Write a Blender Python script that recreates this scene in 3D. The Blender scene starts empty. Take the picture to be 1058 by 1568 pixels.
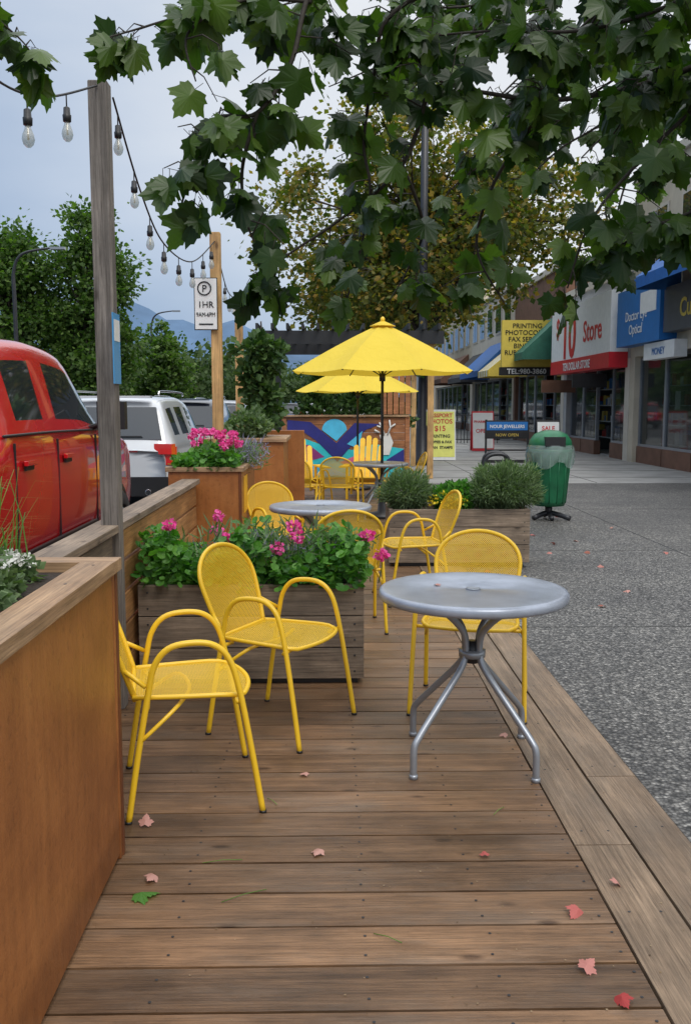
import bpy, math, random
import numpy as np
from mathutils import Vector, Matrix
random.seed(7); rng=np.random.default_rng(7)
scene=bpy.context.scene
R=math.radians
# ------------------------------------------------------------------ materials
def nm(name):
    m=bpy.data.materials.new(name); m.use_nodes=True
    nt=m.node_tree; b=nt.nodes["Principled BSDF"]
    return m,nt,b
def nd(nt,t,**kw):
    n=nt.nodes.new(t)
    for k,v in kw.items():
        if k in n.inputs: n.inputs[k].default_value=v
        else: setattr(n,k,v)
    return n
def ramp(nt,stops):
    r=nt.nodes.new("ShaderNodeValToRGB"); e=r.color_ramp.elements
    while len(e)<len(stops): e.new(0.5)
    for i,(p,c) in enumerate(stops):
        e[i].position=p; e[i].color=(c[0],c[1],c[2],1)
    return r
def mixc(nt,a,b,fac,mode='MIX'):
    m=nt.nodes.new("ShaderNodeMix"); m.data_type='RGBA'; m.blend_type=mode
    def s(i,v):
        if isinstance(v,(int,float)): m.inputs[i].default_value=v
        elif isinstance(v,tuple): m.inputs[i].default_value=(v[0],v[1],v[2],1)
        else: nt.links.new(v,m.inputs[i])
    s(0,fac); s(6,a); s(7,b)
    return m.outputs[2]
def mth(nt,op,a,b=None,clamp=False):
    m=nt.nodes.new("ShaderNodeMath"); m.operation=op; m.use_clamp=clamp
    for i,v in enumerate((a,b)):
        if v is None: continue
        if isinstance(v,(int,float)): m.inputs[i].default_value=v
        else: nt.links.new(v,m.inputs[i])
    return m.outputs[0]
def paint(name,c,rough=0.4,metal=0.0,var=0.15,scale=6,bump=0.05,coat=0.0,bscale=60):
    m,nt,b=nm(name); L=nt.links
    tc=nd(nt,"ShaderNodeTexCoord")
    n=nd(nt,"ShaderNodeTexNoise",Scale=scale,Detail=6.0,Roughness=0.6); L.new(tc.outputs["Object"],n.inputs["Vector"])
    r=ramp(nt,[(0.3,tuple(x*(1-var) for x in c)),(0.7,tuple(min(1,x*(1+var)) for x in c))])
    L.new(n.outputs[0],r.inputs[0]); L.new(r.outputs[0],b.inputs["Base Color"])
    b.inputs["Roughness"].default_value=rough; b.inputs["Metallic"].default_value=metal
    b.inputs["Coat Weight"].default_value=coat
    if bump>0:
        n2=nd(nt,"ShaderNodeTexNoise",Scale=bscale,Detail=4.0); L.new(tc.outputs["Object"],n2.inputs["Vector"])
        bp=nd(nt,"ShaderNodeBump",Strength=bump,Distance=0.01); L.new(n2.outputs[0],bp.inputs["Height"]); L.new(bp.outputs[0],b.inputs["Normal"])
    return m
def wood(name,cd,cl,axis='X',rough=0.55,isl=0.35,grain=1.0,knots=True,blotch=0.35,bump=0.35,gmix=.75,ac1=16,grey=0.0):
    m,nt,b=nm(name); L=nt.links
    tc=nd(nt,"ShaderNodeTexCoord"); g=nd(nt,"ShaderNodeNewGeometry")
    off=nd(nt,"ShaderNodeVectorMath",operation='SCALE'); off.inputs[0].default_value=(17.3,31.7,23.1)
    L.new(g.outputs["Random Per Island"],off.inputs["Scale"])
    ad=nd(nt,"ShaderNodeVectorMath",operation='ADD'); L.new(tc.outputs["Object"],ad.inputs[0]); L.new(off.outputs[0],ad.inputs[1])
    def mp(al,ac):
        mm=nd(nt,"ShaderNodeMapping"); s=[ac,ac,ac]; s['XYZ'.index(axis)]=al
        mm.inputs["Scale"].default_value=s; L.new(ad.outputs[0],mm.inputs["Vector"]); return mm.outputs[0]
    n1=nd(nt,"ShaderNodeTexNoise",Scale=1.0,Detail=8.0,Roughness=0.7,Distortion=0.6); L.new(mp(1.0,ac1),n1.inputs["Vector"])
    n2=nd(nt,"ShaderNodeTexNoise",Scale=1.0,Detail=5.0,Roughness=0.7,Distortion=.4); L.new(mp(3.5*grain**.5,110*grain),n2.inputs["Vector"])
    n3=nd(nt,"ShaderNodeTexNoise",Scale=1.0,Detail=5.0,Roughness=0.65); L.new(mp(2.2,3.2),n3.inputs["Vector"])
    r1=ramp(nt,[(0.28,cd),(0.72,cl)]); L.new(n1.outputs[0],r1.inputs[0])
    r2=ramp(nt,[(0.32,(0.42,0.40,0.38)),(0.58,(1.12,1.12,1.12))]); L.new(n2.outputs[0],r2.inputs[0])
    c=mixc(nt,r1.outputs[0],r2.outputs[0],gmix,'MULTIPLY')
    r3=ramp(nt,[(0.35,(1-blotch,)*3),(0.65,(1.0+blotch*.5,)*3)]); L.new(n3.outputs[0],r3.inputs[0])
    c=mixc(nt,c,r3.outputs[0],1.0,'MULTIPLY')
    if grey>0:
        n5=nd(nt,"ShaderNodeTexNoise",Scale=1.0,Detail=6.0,Roughness=0.7); L.new(mp(1.3,5.0),n5.inputs["Vector"])
        r5=ramp(nt,[(0.48,(0,0,0)),(0.68,(grey,grey,grey))]); L.new(n5.outputs[0],r5.inputs[0])
        c=mixc(nt,c,(0.20,0.165,0.13),r5.outputs[0])
    if knots:
        v=nd(nt,"ShaderNodeTexVoronoi",Scale=1.0); L.new(mp(3.0,7.5),v.inputs["Vector"])
        rk=ramp(nt,[(0.05,(0.25,0.2,0.16)),(0.13,(1,1,1))]); L.new(v.outputs["Distance"],rk.inputs[0])
        c=mixc(nt,c,rk.outputs[0],0.8,'MULTIPLY')
    ri=ramp(nt,[(0,(1-isl,)*3),(1,(1+isl,)*3)]); L.new(g.outputs["Random Per Island"],ri.inputs[0])
    c=mixc(nt,c,ri.outputs[0],1.0,'MULTIPLY')
    L.new(c,b.inputs["Base Color"])
    rr=nd(nt,"ShaderNodeMapRange"); rr.inputs[3].default_value=rough-.16; rr.inputs[4].default_value=rough+.18
    L.new(n3.outputs[0],rr.inputs[0]); L.new(rr.outputs[0],b.inputs["Roughness"])
    bp=nd(nt,"ShaderNodeBump",Strength=bump,Distance=0.004); L.new(n2.outputs[0],bp.inputs["Height"]); L.new(bp.outputs[0],b.inputs["Normal"])
    return m
def leafmat(name,cols,trans=0.3,rough=0.45,tcol=None):
    m,nt,b=nm(name); L=nt.links
    g=nd(nt,"ShaderNodeNewGeometry")
    st=[(i/(len(cols)-1),c) for i,c in enumerate(cols)]
    r=ramp(nt,st); L.new(g.outputs["Random Per Island"],r.inputs[0])
    L.new(r.outputs[0],b.inputs["Base Color"]); b.inputs["Roughness"].default_value=rough
    b.inputs["Specular IOR Level"].default_value=0.35
    t=nd(nt,"ShaderNodeBsdfTranslucent")
    c=mixc(nt,r.outputs[0],tcol or (1.6,2.2,0.6),1.0,'MULTIPLY'); L.new(c,t.inputs["Color"])
    mx=nd(nt,"ShaderNodeMixShader"); mx.inputs[0].default_value=trans
    L.new(b.outputs[0],mx.inputs[1]); L.new(t.outputs[0],mx.inputs[2])
    L.new(mx.outputs[0],nt.nodes["Material Output"].inputs["Surface"])
    return m
M={}
M['deck']=wood("deck_boards",(0.105,0.055,0.026),(0.285,0.163,0.084),'X',0.38,isl=0.24,bump=.6,blotch=.40,grain=1.9,ac1=26,gmix=.9,grey=.35)
M['deckY']=wood("deck_border_boards",(0.14,0.092,0.056),(0.32,0.228,0.150),'Y',0.5,isl=0.12,bump=.6,grain=1.9,ac1=26,gmix=.9,grey=.3)
M['greyX']=wood("weathered_boards",(0.125,0.09,0.062),(0.37,0.28,0.20),'X',0.7,isl=0.25,blotch=.5,gmix=.95,grey=.3)
M['greyY']=wood("weathered_boards_side",(0.125,0.09,0.062),(0.37,0.28,0.20),'Y',0.7,isl=0.18)
M['greyZ']=wood("weathered_post",(0.09,0.078,0.068),(0.30,0.26,0.225),'Z',0.75,isl=0.1,gmix=.98)
M['capY']=wood("cap_boards",(0.28,0.16,0.08),(0.54,0.35,0.20),'Y',0.5,isl=0.1,grain=1.5,gmix=.85)
M['capX']=wood("cap_boards_x",(0.28,0.16,0.08),(0.54,0.35,0.20),'X',0.5,isl=0.1,grain=1.5,gmix=.85)
M['postY']=wood("new_post",(0.42,0.24,0.09),(0.70,0.44,0.18),'Z',0.6,isl=0.1)
M['cedar']=wood("cedar_rail",(0.30,0.13,0.045),(0.58,0.31,0.12),'Y',0.5,isl=0.25)
M['cedarX']=wood("cedar_rail_x",(0.26,0.095,0.04),(0.50,0.22,0.09),'X',0.5,isl=0.2)
def plymat():
    m,nt,b=nm("stained_plywood"); L=nt.links
    tc=nd(nt,"ShaderNodeTexCoord")
    n=nd(nt,"ShaderNodeTexNoise",Scale=1.7,Detail=8.0,Roughness=0.7,Distortion=.5); L.new(tc.outputs["Object"],n.inputs["Vector"])
    r=ramp(nt,[(0.28,(0.235,0.078,0.020)),(0.5,(0.35,0.128,0.034)),(0.74,(0.44,0.180,0.052))]); L.new(n.outputs[0],r.inputs[0])
    mm=nd(nt,"ShaderNodeMapping"); mm.inputs["Scale"].default_value=(9,9,.9); L.new(tc.outputs["Object"],mm.inputs[0])
    n2=nd(nt,"ShaderNodeTexNoise",Scale=3.0,Detail=5.0,Roughness=.6); L.new(mm.outputs[0],n2.inputs["Vector"])
    r2=ramp(nt,[(0.3,(.82,.80,.78)),(0.7,(1.06,1.06,1.06))]); L.new(n2.outputs[0],r2.inputs[0])
    c=mixc(nt,r.outputs[0],r2.outputs[0],1.0,'MULTIPLY')
    n4=nd(nt,"ShaderNodeTexNoise",Scale=38.0,Detail=3.0,Roughness=.7); L.new(tc.outputs["Object"],n4.inputs["Vector"])
    r4=ramp(nt,[(0.30,(.6,.58,.56)),(0.44,(1,1,1))]); L.new(n4.outputs[0],r4.inputs[0]); c=mixc(nt,c,r4.outputs[0],.6,'MULTIPLY')
    sx=nd(nt,"ShaderNodeSeparateXYZ"); L.new(tc.outputs["Object"],sx.inputs[0])
    z=mth(nt,'ADD',sx.outputs[2],mth(nt,'MULTIPLY',n.outputs[0],-.25))
    rz_=ramp(nt,[(0.0,(.6,.55,.52)),(0.06,(1,1,1))]); L.new(z,rz_.inputs[0]); c=mixc(nt,c,rz_.outputs[0],.8,'MULTIPLY')
    L.new(c,b.inputs["Base Color"]); b.inputs["Roughness"].default_value=.40
    bp=nd(nt,"ShaderNodeBump",Strength=.2,Distance=.01); L.new(n4.outputs[0],bp.inputs["Height"]); L.new(bp.outputs[0],b.inputs["Normal"])
    return m
M['ply']=plymat()
M['plydark']=paint("plywood_edge",(0.13,0.04,0.012),0.5,var=.25)
M['yellow']=paint("yellow_powder_coat",(0.82,0.51,0.022),0.33,var=.05,bump=.02)
M['ywood']=paint("yellow_painted_wood",(0.84,0.50,0.025),0.5,var=.12,bump=.1)
M['steel']=paint("grey_powder_coat",(0.30,0.32,0.35),0.33,metal=0.5,var=.08,bump=.03)
M['tabletop']=paint("table_top_grey",(0.33,0.36,0.42),0.30,metal=0.25,var=.18,scale=9,bump=.06)
M['black']=paint("black_plastic",(0.012,0.012,0.013),0.45,var=.2)
M['blackm']=paint("black_metal",(0.02,0.021,0.025),0.4,var=.2)
M['rubber']=paint("rubber",(0.02,0.02,0.02),0.8,var=.2)
M['chrome']=paint("chrome",(0.6,0.6,0.6),0.12,metal=1.0,var=.03,bump=0)
M['red']=paint("red_car_paint",(0.56,0.008,0.012),0.22,var=.03,bump=0,coat=1.0)
M['silver']=paint("white_car_paint",(0.56,0.58,0.60),0.28,var=.03,bump=0,coat=1.0)
M['darkcar']=paint("dark_car_paint",(0.03,0.035,0.05),0.3,var=.03,bump=0,coat=1.0)
M['tail']=paint("tail_lamp_red",(0.65,0.01,0.01),0.15,var=.1,bump=0,coat=1.0)
M['white']=paint("white_paint",(0.76,0.76,0.74),0.5,var=.06)
M['signred']=paint("sign_red",(0.58,0.02,0.03),0.4,var=.08)
M['signblue']=paint("sign_blue",(0.02,0.16,0.46),0.4,var=.08)
M['signgrey']=paint("sign_grey",(0.09,0.09,0.10),0.4,var=.1)
M['signyel']=paint("sign_yellow",(0.66,0.50,0.08),0.5,var=.08)
M['signlime']=paint("sign_lime",(0.76,0.76,0.18),0.5,var=.08)
M['green']=paint("bin_green",(0.010,0.125,0.050),0.4,var=.25)
M['bluepl']=paint("blue_notice",(0.06,0.30,0.60),0.4,var=.08)
M['orange']=paint("orange_sticker",(0.8,0.42,0.02),0.5)
M['teal']=paint("mural_teal",(0.03,0.55,0.62),0.55,var=.12)
M['navy']=paint("mural_navy",(0.02,0.025,0.20),0.55,var=.15)
M['purple']=paint("mural_purple",(0.28,0.04,0.20),0.55,var=.12)
M['mpink']=paint("mural_pink",(0.70,0.15,0.30),0.55,var=.12)
M['msky']=paint("mural_light_blue",(0.08,0.52,0.80),0.55,var=.12)
M['morange']=paint("mural_orange",(0.8,0.30,0.05),0.55,var=.12)
M['soil']=paint("soil",(0.03,0.02,0.014),0.95,var=.5,scale=40,bump=.8)
M['stucco']=paint("beige_stucco",(0.50,0.44,0.34),0.85,var=.12,scale=2,bump=.3)
M['greywall']=paint("grey_wall",(0.34,0.34,0.34),0.85,var=.12,scale=2,bump=.3)
M['cream']=paint("cream_wall",(0.55,0.50,0.42),0.8,var=.1,scale=2,bump=.3)
M['brown']=paint("brown_wall",(0.16,0.08,0.05),0.8,var=.2,scale=3,bump=.3)
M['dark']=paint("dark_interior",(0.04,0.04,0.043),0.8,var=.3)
M['greenawn']=paint("green_awning",(0.02,0.12,0.08),0.7,var=.15)
M['blueawn']=paint("blue_awning",(0.02,0.12,0.38),0.6,var=.15)
M['bark']=paint("bark",(0.05,0.038,0.03),0.9,var=.4,scale=20,bump=.8)
M['twig']=paint("twig_bark",(0.035,0.028,0.02),0.8,var=.3,scale=20,bump=.3)
M['wire']=paint("cable",(0.012,0.012,0.012),0.6)
M['shelfa']=paint("goods_red",(0.5,0.05,0.04),0.5); M['shelfb']=paint("goods_yellow",(0.62,0.45,0.08),0.5); M['shelfc']=paint("goods_white",(0.7,0.7,0.7),0.5)
def glassmat(name,tint=(0.02,0.025,0.03),tr=0.0,spec=.9,coat=.6):
    m,nt,b=nm(name); b.inputs["Base Color"].default_value=(*tint,1); b.inputs["Roughness"].default_value=0.04
    b.inputs["Specular IOR Level"].default_value=spec; b.inputs["Coat Weight"].default_value=coat
    n=nd(nt,"ShaderNodeTexNoise",Scale=0.6,Detail=2.0); tc=nd(nt,"ShaderNodeTexCoord"); nt.links.new(tc.outputs["Object"],n.inputs["Vector"])
    bp=nd(nt,"ShaderNodeBump",Strength=.05,Distance=.05); nt.links.new(n.outputs[0],bp.inputs["Height"]); nt.links.new(bp.outputs[0],b.inputs["Normal"])
    if tr>0:
        t=nd(nt,"ShaderNodeBsdfTransparent"); t.inputs[0].default_value=(.85,.9,.9,1); mx=nd(nt,"ShaderNodeMixShader"); mx.inputs[0].default_value=tr
        nt.links.new(b.outputs[0],mx.inputs[1]); nt.links.new(t.outputs[0],mx.inputs[2]); nt.links.new(mx.outputs[0],nt.nodes["Material Output"].inputs["Surface"])
    return m
M['glass']=glassmat("car_glass"); M['shopglass']=glassmat("shop_glass",tr=.55); M['bulb']=glassmat("bulb_glass",(0.55,0.55,0.52),tr=.5)
M['bag']=glassmat("plastic_bag",(0.50,0.62,0.58),tr=.68)
def meshmat():
    m,nt,b=nm("yellow_steel_mesh"); L=nt.links
    b.inputs["Base Color"].default_value=(0.82,0.51,0.022,1); b.inputs["Roughness"].default_value=.4
    uv=nd(nt,"ShaderNodeUVMap"); 
    mp=nd(nt,"ShaderNodeMapping"); mp.inputs["Rotation"].default_value=(0,0,R(45)); mp.inputs["Scale"].default_value=(125,125,125)
    L.new(uv.outputs[0],mp.inputs[0])
    fr=nd(nt,"ShaderNodeVectorMath",operation='FRACTION'); L.new(mp.outputs[0],fr.inputs[0])
    sb=nd(nt,"ShaderNodeVectorMath",operation='SUBTRACT'); L.new(fr.outputs[0],sb.inputs[0]); sb.inputs[1].default_value=(.5,.5,0)
    sx=nd(nt,"ShaderNodeSeparateXYZ"); L.new(sb.outputs[0],sx.inputs[0])
    cb=nd(nt,"ShaderNodeCombineXYZ"); L.new(sx.outputs[0],cb.inputs[0]); L.new(sx.outputs[1],cb.inputs[1])
    ln=nd(nt,"ShaderNodeVectorMath",operation='LENGTH'); L.new(cb.outputs[0],ln.inputs[0])
    lt=nd(nt,"ShaderNodeMath",operation='LESS_THAN'); L.new(ln.outputs["Value"],lt.inputs[0]); lt.inputs[1].default_value=.35
    t=nd(nt,"ShaderNodeBsdfTransparent"); mx=nd(nt,"ShaderNodeMixShader")
    L.new(lt.outputs[0],mx.inputs[0]); L.new(b.outputs[0],mx.inputs[1]); L.new(t.outputs[0],mx.inputs[2])
    L.new(mx.outputs[0],nt.nodes["Material Output"].inputs["Surface"]); return m
M['mesh']=meshmat()
def canopymat():
    m,nt,b=nm("umbrella_fabric"); L=nt.links
    b.inputs["Base Color"].default_value=(0.90,0.68,0.07,1); b.inputs["Roughness"].default_value=.8
    t=nd(nt,"ShaderNodeBsdfTranslucent"); t.inputs[0].default_value=(0.92,0.64,0.05,1); mx=nd(nt,"ShaderNodeMixShader"); mx.inputs[0].default_value=.35
    tc=nd(nt,"ShaderNodeTexCoord"); n=nd(nt,"ShaderNodeTexNoise",Scale=5.0,Detail=3.0); L.new(tc.outputs["Object"],n.inputs["Vector"])
    bp=nd(nt,"ShaderNodeBump",Strength=.5,Distance=.05); L.new(n.outputs[0],bp.inputs["Height"]); L.new(bp.outputs[0],b.inputs["Normal"])
    L.new(b.outputs[0],mx.inputs[1]); L.new(t.outputs[0],mx.inputs[2]); L.new(mx.outputs[0],nt.nodes["Material Output"].inputs["Surface"]); return m
M['canopy']=canopymat()
def aggregate():
    m,nt,b=nm("exposed_aggregate"); L=nt.links
    tc=nd(nt,"ShaderNodeTexCoord")
    v=nd(nt,"ShaderNodeTexVoronoi",Scale=60.0); L.new(tc.outputs["Object"],v.inputs["Vector"])
    sp=nd(nt,"ShaderNodeSeparateColor"); L.new(v.outputs["Color"],sp.inputs[0])
    r=ramp(nt,[(0,(0.05,0.05,0.05)),(0.4,(0.120,0.116,0.110)),(0.8,(0.185,0.178,0.166)),(1,(0.36,0.345,0.32))]); L.new(sp.outputs[0],r.inputs[0])
    rd=ramp(nt,[(0.28,(1.1,1.1,1.1)),(0.75,(0.28,0.28,0.28))]); L.new(v.outputs["Distance"],rd.inputs[0])
    c=mixc(nt,r.outputs[0],rd.outputs[0],1.0,'MULTIPLY')
    n=nd(nt,"ShaderNodeTexNoise",Scale=0.7,Detail=6.0,Roughness=.65); L.new(tc.outputs["Object"],n.inputs["Vector"])
    rn=ramp(nt,[(0.35,(0.72,0.72,0.74)),(0.65,(1.25,1.24,1.21))]); L.new(n.outputs[0],rn.inputs[0])
    c=mixc(nt,c,rn.outputs[0],1.0,'MULTIPLY'); L.new(c,b.inputs["Base Color"]); b.inputs["Roughness"].default_value=.55
    bp=nd(nt,"ShaderNodeBump",Strength=.9,Distance=.008); bp.invert=True; L.new(v.outputs["Distance"],bp.inputs["Height"]); L.new(bp.outputs[0],b.inputs["Normal"])
    return m
M['agg']=aggregate()
M['conc']=paint("concrete_paving",(0.28,0.275,0.262),0.8,var=.22,scale=1.5,bump=.3)
M['joint']=paint("paving_joint",(0.07,0.07,0.068),0.9)
M['asphalt']=paint("asphalt",(0.05,0.05,0.052),0.8,var=.25,scale=3,bump=.5,bscale=150)
M['grass']=paint("ground_cover",(0.05,0.07,0.03),0.95,var=.4,scale=1,bump=.3)
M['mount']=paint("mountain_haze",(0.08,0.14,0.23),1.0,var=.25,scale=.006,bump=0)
M['maple']=leafmat("maple_leaf",[(0.012,0.028,0.007),(0.026,0.056,0.010),(0.048,0.092,0.015),(0.090,0.145,0.025)],.32,.36)
M['olive']=leafmat("street_tree_leaf",[(0.04,0.06,0.014),(0.09,0.105,0.020),(0.16,0.145,0.028),(0.32,0.18,0.035)],.35,.6)
M['gtree']=leafmat("green_tree_leaf",[(0.028,0.062,0.012),(0.060,0.115,0.022),(0.115,0.18,0.036)],.3,.6)
M['fartree']=leafmat("far_tree_leaf",[(0.030,0.058,0.020),(0.058,0.095,0.032),(0.09,0.13,0.045)],.2,.8)
M['ger']=leafmat("geranium_leaf",[(0.035,0.12,0.02),(0.07,0.20,0.03),(0.13,0.30,0.05)],.28,.5)
M['sage']=leafmat("lavender_leaf",[(0.07,0.11,0.05),(0.12,0.18,0.085),(0.19,0.26,0.12)],.2,.7)
M['lav']=leafmat("catmint_flower",[(0.22,0.22,0.30),(0.33,0.31,0.44)],.2,.7,(1,1,1))
M['conif']=leafmat("conifer_leaf",[(0.022,0.055,0.016),(0.050,0.100,0.026),(0.09,0.15,0.04)],.15,.6)
M['pink']=leafmat("geranium_petal",[(0.80,0.05,0.30),(0.86,0.10,0.38),(0.86,0.20,0.48)],.3,.6,(1,1,1))
M['wflower']=leafmat("alyssum_petal",[(0.6,0.6,0.55),(0.75,0.75,0.7)],.2,.6,(1,1,1))
M['yflower']=leafmat("yellow_petal",[(0.75,0.55,0.02),(0.8,0.65,0.04)],.2,.6,(1,1,1))
M['blade']=leafmat("grass_blade",[(0.06,0.14,0.03),(0.12,0.24,0.05),(0.22,0.32,0.09)],.3,.5)
M['fallen']=leafmat("fallen_leaf",[(0.34,0.03,0.03),(0.45,0.13,0.11),(0.50,0.28,0.23),(0.26,0.07,0.04)],.1,.6,(1,1,1))
M['debris']=leafmat("dry_debris",[(0.06,0.035,0.02),(0.22,0.15,0.08),(0.36,0.27,0.17)],.1,.8,(1,1,1))
# ------------------------------------------------------------------ mesh builder
def cr(pts,n=6):
    P=[Vector(p) for p in pts]; out=[]
    for i in range(len(P)-1):
        p0=P[max(i-1,0)];p1=P[i];p2=P[i+1];p3=P[min(i+2,len(P)-1)]
        for k in range(n):
            t=k/n
            out.append(0.5*((2*p1)+(-p0+p2)*t+(2*p0-5*p1+4*p2-p3)*t*t+(-p0+3*p1-3*p2+p3)*t**3))
    out.append(P[-1]); return out
class MB:
    def __init__(s): s.V=[];s.F=[];s.M=[];s.S=[];s.mats=[];s.UV={}
    def mi(s,k):
        if k not in s.mats: s.mats.append(k)
        return s.mats.index(k)
    def add(s,v,f,mat,smooth=False,uv=None):
        o=len(s.V); s.V+= [tuple(x) for x in v]; mi=s.mi(mat)
        for a in f: s.F.append(tuple(i+o for i in a)); s.M.append(mi); s.S.append(smooth)
        if uv:
            for i,u in enumerate(uv): s.UV[o+i]=u
    def box(s,c,d,mat,rot=None):
        x,y,z=d[0]/2,d[1]/2,d[2]/2
        v=[Vector((a,b,e)) for a in(-x,x) for b in(-y,y) for e in(-z,z)]
        if rot is not None: v=[rot@p for p in v]
        v=[p+Vector(c) for p in v]
        s.add(v,[(0,1,3,2),(4,6,7,5),(0,4,5,1),(2,3,7,6),(0,2,6,4),(1,5,7,3)],mat)
    def bb(s,x0,x1,y0,y1,z0,z1,mat): s.box(((x0+x1)/2,(y0+y1)/2,(z0+z1)/2),(x1-x0,y1-y0,z1-z0),mat)
    def poly(s,v,mat): s.add(v,[tuple(range(len(v)))],mat)
    def tube(s,pts,r,mat,seg=8,closed=False):
        P=[Vector(p) for p in pts]; n=len(P); rs=r if isinstance(r,(list,tuple)) else [r]*n
        T=[]
        for i in range(n):
            a=P[(i-1)%n] if (closed or i>0) else P[i]; b=P[(i+1)%n] if (closed or i<n-1) else P[i]
            T.append((b-a).normalized())
        up=Vector((0,0,1)) if abs(T[0].z)<.9 else Vector((1,0,0))
        nrm=(up-T[0]*up.dot(T[0])).normalized(); V=[];F=[]
        for i in range(n):
            nrm=(nrm-T[i]*nrm.dot(T[i])).normalized(); bn=T[i].cross(nrm)
            for k in range(seg):
                a=2*math.pi*k/seg; V.append(P[i]+(nrm*math.cos(a)+bn*math.sin(a))*rs[i])
        m=n if closed else n-1
        for i in range(m):
            j=(i+1)%n
            for k in range(seg): F.append((i*seg+k,i*seg+(k+1)%seg,j*seg+(k+1)%seg,j*seg+k))
        if not closed: F.append(tuple(range(seg))[::-1]); F.append(tuple((n-1)*seg+k for k in range(seg)))
        s.add(V,F,mat,True)
    def lathe(s,prof,c,mat,seg=24,ax=None,smooth=True):
        V=[];F=[];n=len(prof)
        for r,z in prof:
            for k in range(seg):
                a=2*math.pi*k/seg; p=Vector((r*math.cos(a),r*math.sin(a),z))
                if ax is not None: p=ax@p
                V.append(p+Vector(c))
        for i in range(n-1):
            for k in range(seg): F.append((i*seg+k,i*seg+(k+1)%seg,(i+1)*seg+(k+1)%seg,(i+1)*seg+k))
        F.append(tuple(range(seg))[::-1]); F.append(tuple((n-1)*seg+k for k in range(seg)))
        s.add(V,F,mat,smooth)
    def mesh(s,name):
        me=bpy.data.meshes.new(name); me.from_pydata(s.V,[],s.F)
        for k in s.mats: me.materials.append(M[k])
        me.polygons.foreach_set("material_index",s.M); me.polygons.foreach_set("use_smooth",s.S)
        if s.UV:
            uvl=me.uv_layers.new(name="UVMap")
            for l in me.loops: uvl.data[l.index].uv=s.UV.get(l.vertex_index,(0,0))
        me.update(); return me
    def obj(s,name,parent=None,bevel=0,loc=(0,0,0),rz=0,sub=0):
        o=bpy.data.objects.new(name,s.mesh(name)); scene.collection.objects.link(o)
        o.location=loc; o.rotation_euler=(0,0,rz)
        if parent: o.parent=parent
        if bevel:
            b=o.modifiers.new("b",'BEVEL'); b.width=bevel; b.segments=2; b.limit_method='ANGLE'; b.angle_limit=R(50)
        if sub:
            b=o.modifiers.new("s",'SUBSURF'); b.levels=sub; b.render_levels=sub
        return o
def inst(me,name,loc,rz,sc=1.0):
    o=bpy.data.objects.new(name,me); scene.collection.objects.link(o); o.location=loc; o.rotation_euler=(0,0,rz); o.scale=(sc,sc,sc); return o
def empty(name,loc=(0,0,0),rz=0):
    o=bpy.data.objects.new(name,None); scene.collection.objects.link(o); o.location=loc; o.rotation_euler=(0,0,rz); return o
def text(name,body,loc,size,mat,parent,rot=(R(90),0,0),align='CENTER',sx=1.0,off=0.0):
    c=bpy.data.curves.new(name,'FONT'); c.body=body; c.size=size; c.align_x=align; c.extrude=.002; c.resolution_u=3; c.offset=off
    c.materials.append(M[mat]); o=bpy.data.objects.new(name,c); scene.collection.objects.link(o)
    o.location=loc; o.rotation_euler=rot; o.scale=(sx,1,1); o.parent=parent; return o
def scatter(name,tV,tF,C,D,U,S,mat,parent=None):
    C=np.asarray(C,float);D=np.asarray(D,float);U=np.asarray(U,float);S=np.asarray(S,float)
    D=D/(np.linalg.norm(D,axis=1,keepdims=True)+1e-9)
    Xa=np.cross(D,U); Xa/= np.linalg.norm(Xa,axis=1,keepdims=True)+1e-9
    Z=np.cross(Xa,D)
    T=np.asarray(tV,float)
    V=C[:,None,:]+S[:,None,None]*(T[None,:,0:1]*Xa[:,None,:]+T[None,:,1:2]*D[:,None,:]+T[None,:,2:3]*Z[:,None,:])
    k=len(T); n=len(C); V=V.reshape(-1,3)
    F=[]; off=np.arange(n)*k
    groups={}
    for f in tF: groups.setdefault(len(f),[]).append(f)
    for L,fs in groups.items():
        fs=np.array(fs); A=(off[:,None,None]+fs[None]).reshape(-1,L); F+=A.tolist()
    me=bpy.data.meshes.new(name); me.from_pydata(V.tolist(),[],F); me.materials.append(M[mat]); me.update()
    o=bpy.data.objects.new(name,me); scene.collection.objects.link(o)
    if parent: o.parent=parent
    return o
def maple_t():
    h=[(0,0),(.14,-.07),(.33,-.13),(.36,-.03),(.50,.02),(.44,.12),(.50,.22),(.68,.40),(.54,.44),(.50,.55),(.36,.50),(.27,.50),(.33,.64),(.22,.70),(.19,.85),(.09,.89),(0,1.06)]
    out=h+[(-x*.96,y) for x,y in h[-2:0:-1]]
    f=lambda x,y:-.55*abs(x)**1.5-.28*(y-.28)**2*(1 if y>.28 else .3)
    V=[(0,.28,.03)]+[(x,y,f(x,y)) for x,y in out]
    n=len(out); F=[(0,1+i,1+(i+1)%n) for i in range(n)]
    return V,F
MT=maple_t()
QT=([(0,0,0),(.42,.45,-.08),(0,1,0),(-.42,.45,-.08)],[(0,1,2,3)])
ROUND=([(0,0,.0)]+[( .5*math.cos(a)*(1+.08*(i%2)), .5+.5*math.sin(a)*(1+.08*(i%2)), .10*(1 if i%2 else .4)) for i,a in enumerate([2*math.pi*k/10 for k in range(10)])],[(0,1+i,1+(i+1)%10) for i in range(10)])
ROUND[0][0]=(0,.45,-.05)
NEED=([(-.06,0,0),(.06,0,0),(.05,.6,.0),(0,1,0),(-.05,.6,0)],[(0,1,2,3,4)])
def rdir(n,zb=0.0):
    d=rng.normal(size=(n,3)); d/=np.linalg.norm(d,axis=1,keepdims=True); d[:,2]+=zb; return d
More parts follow.
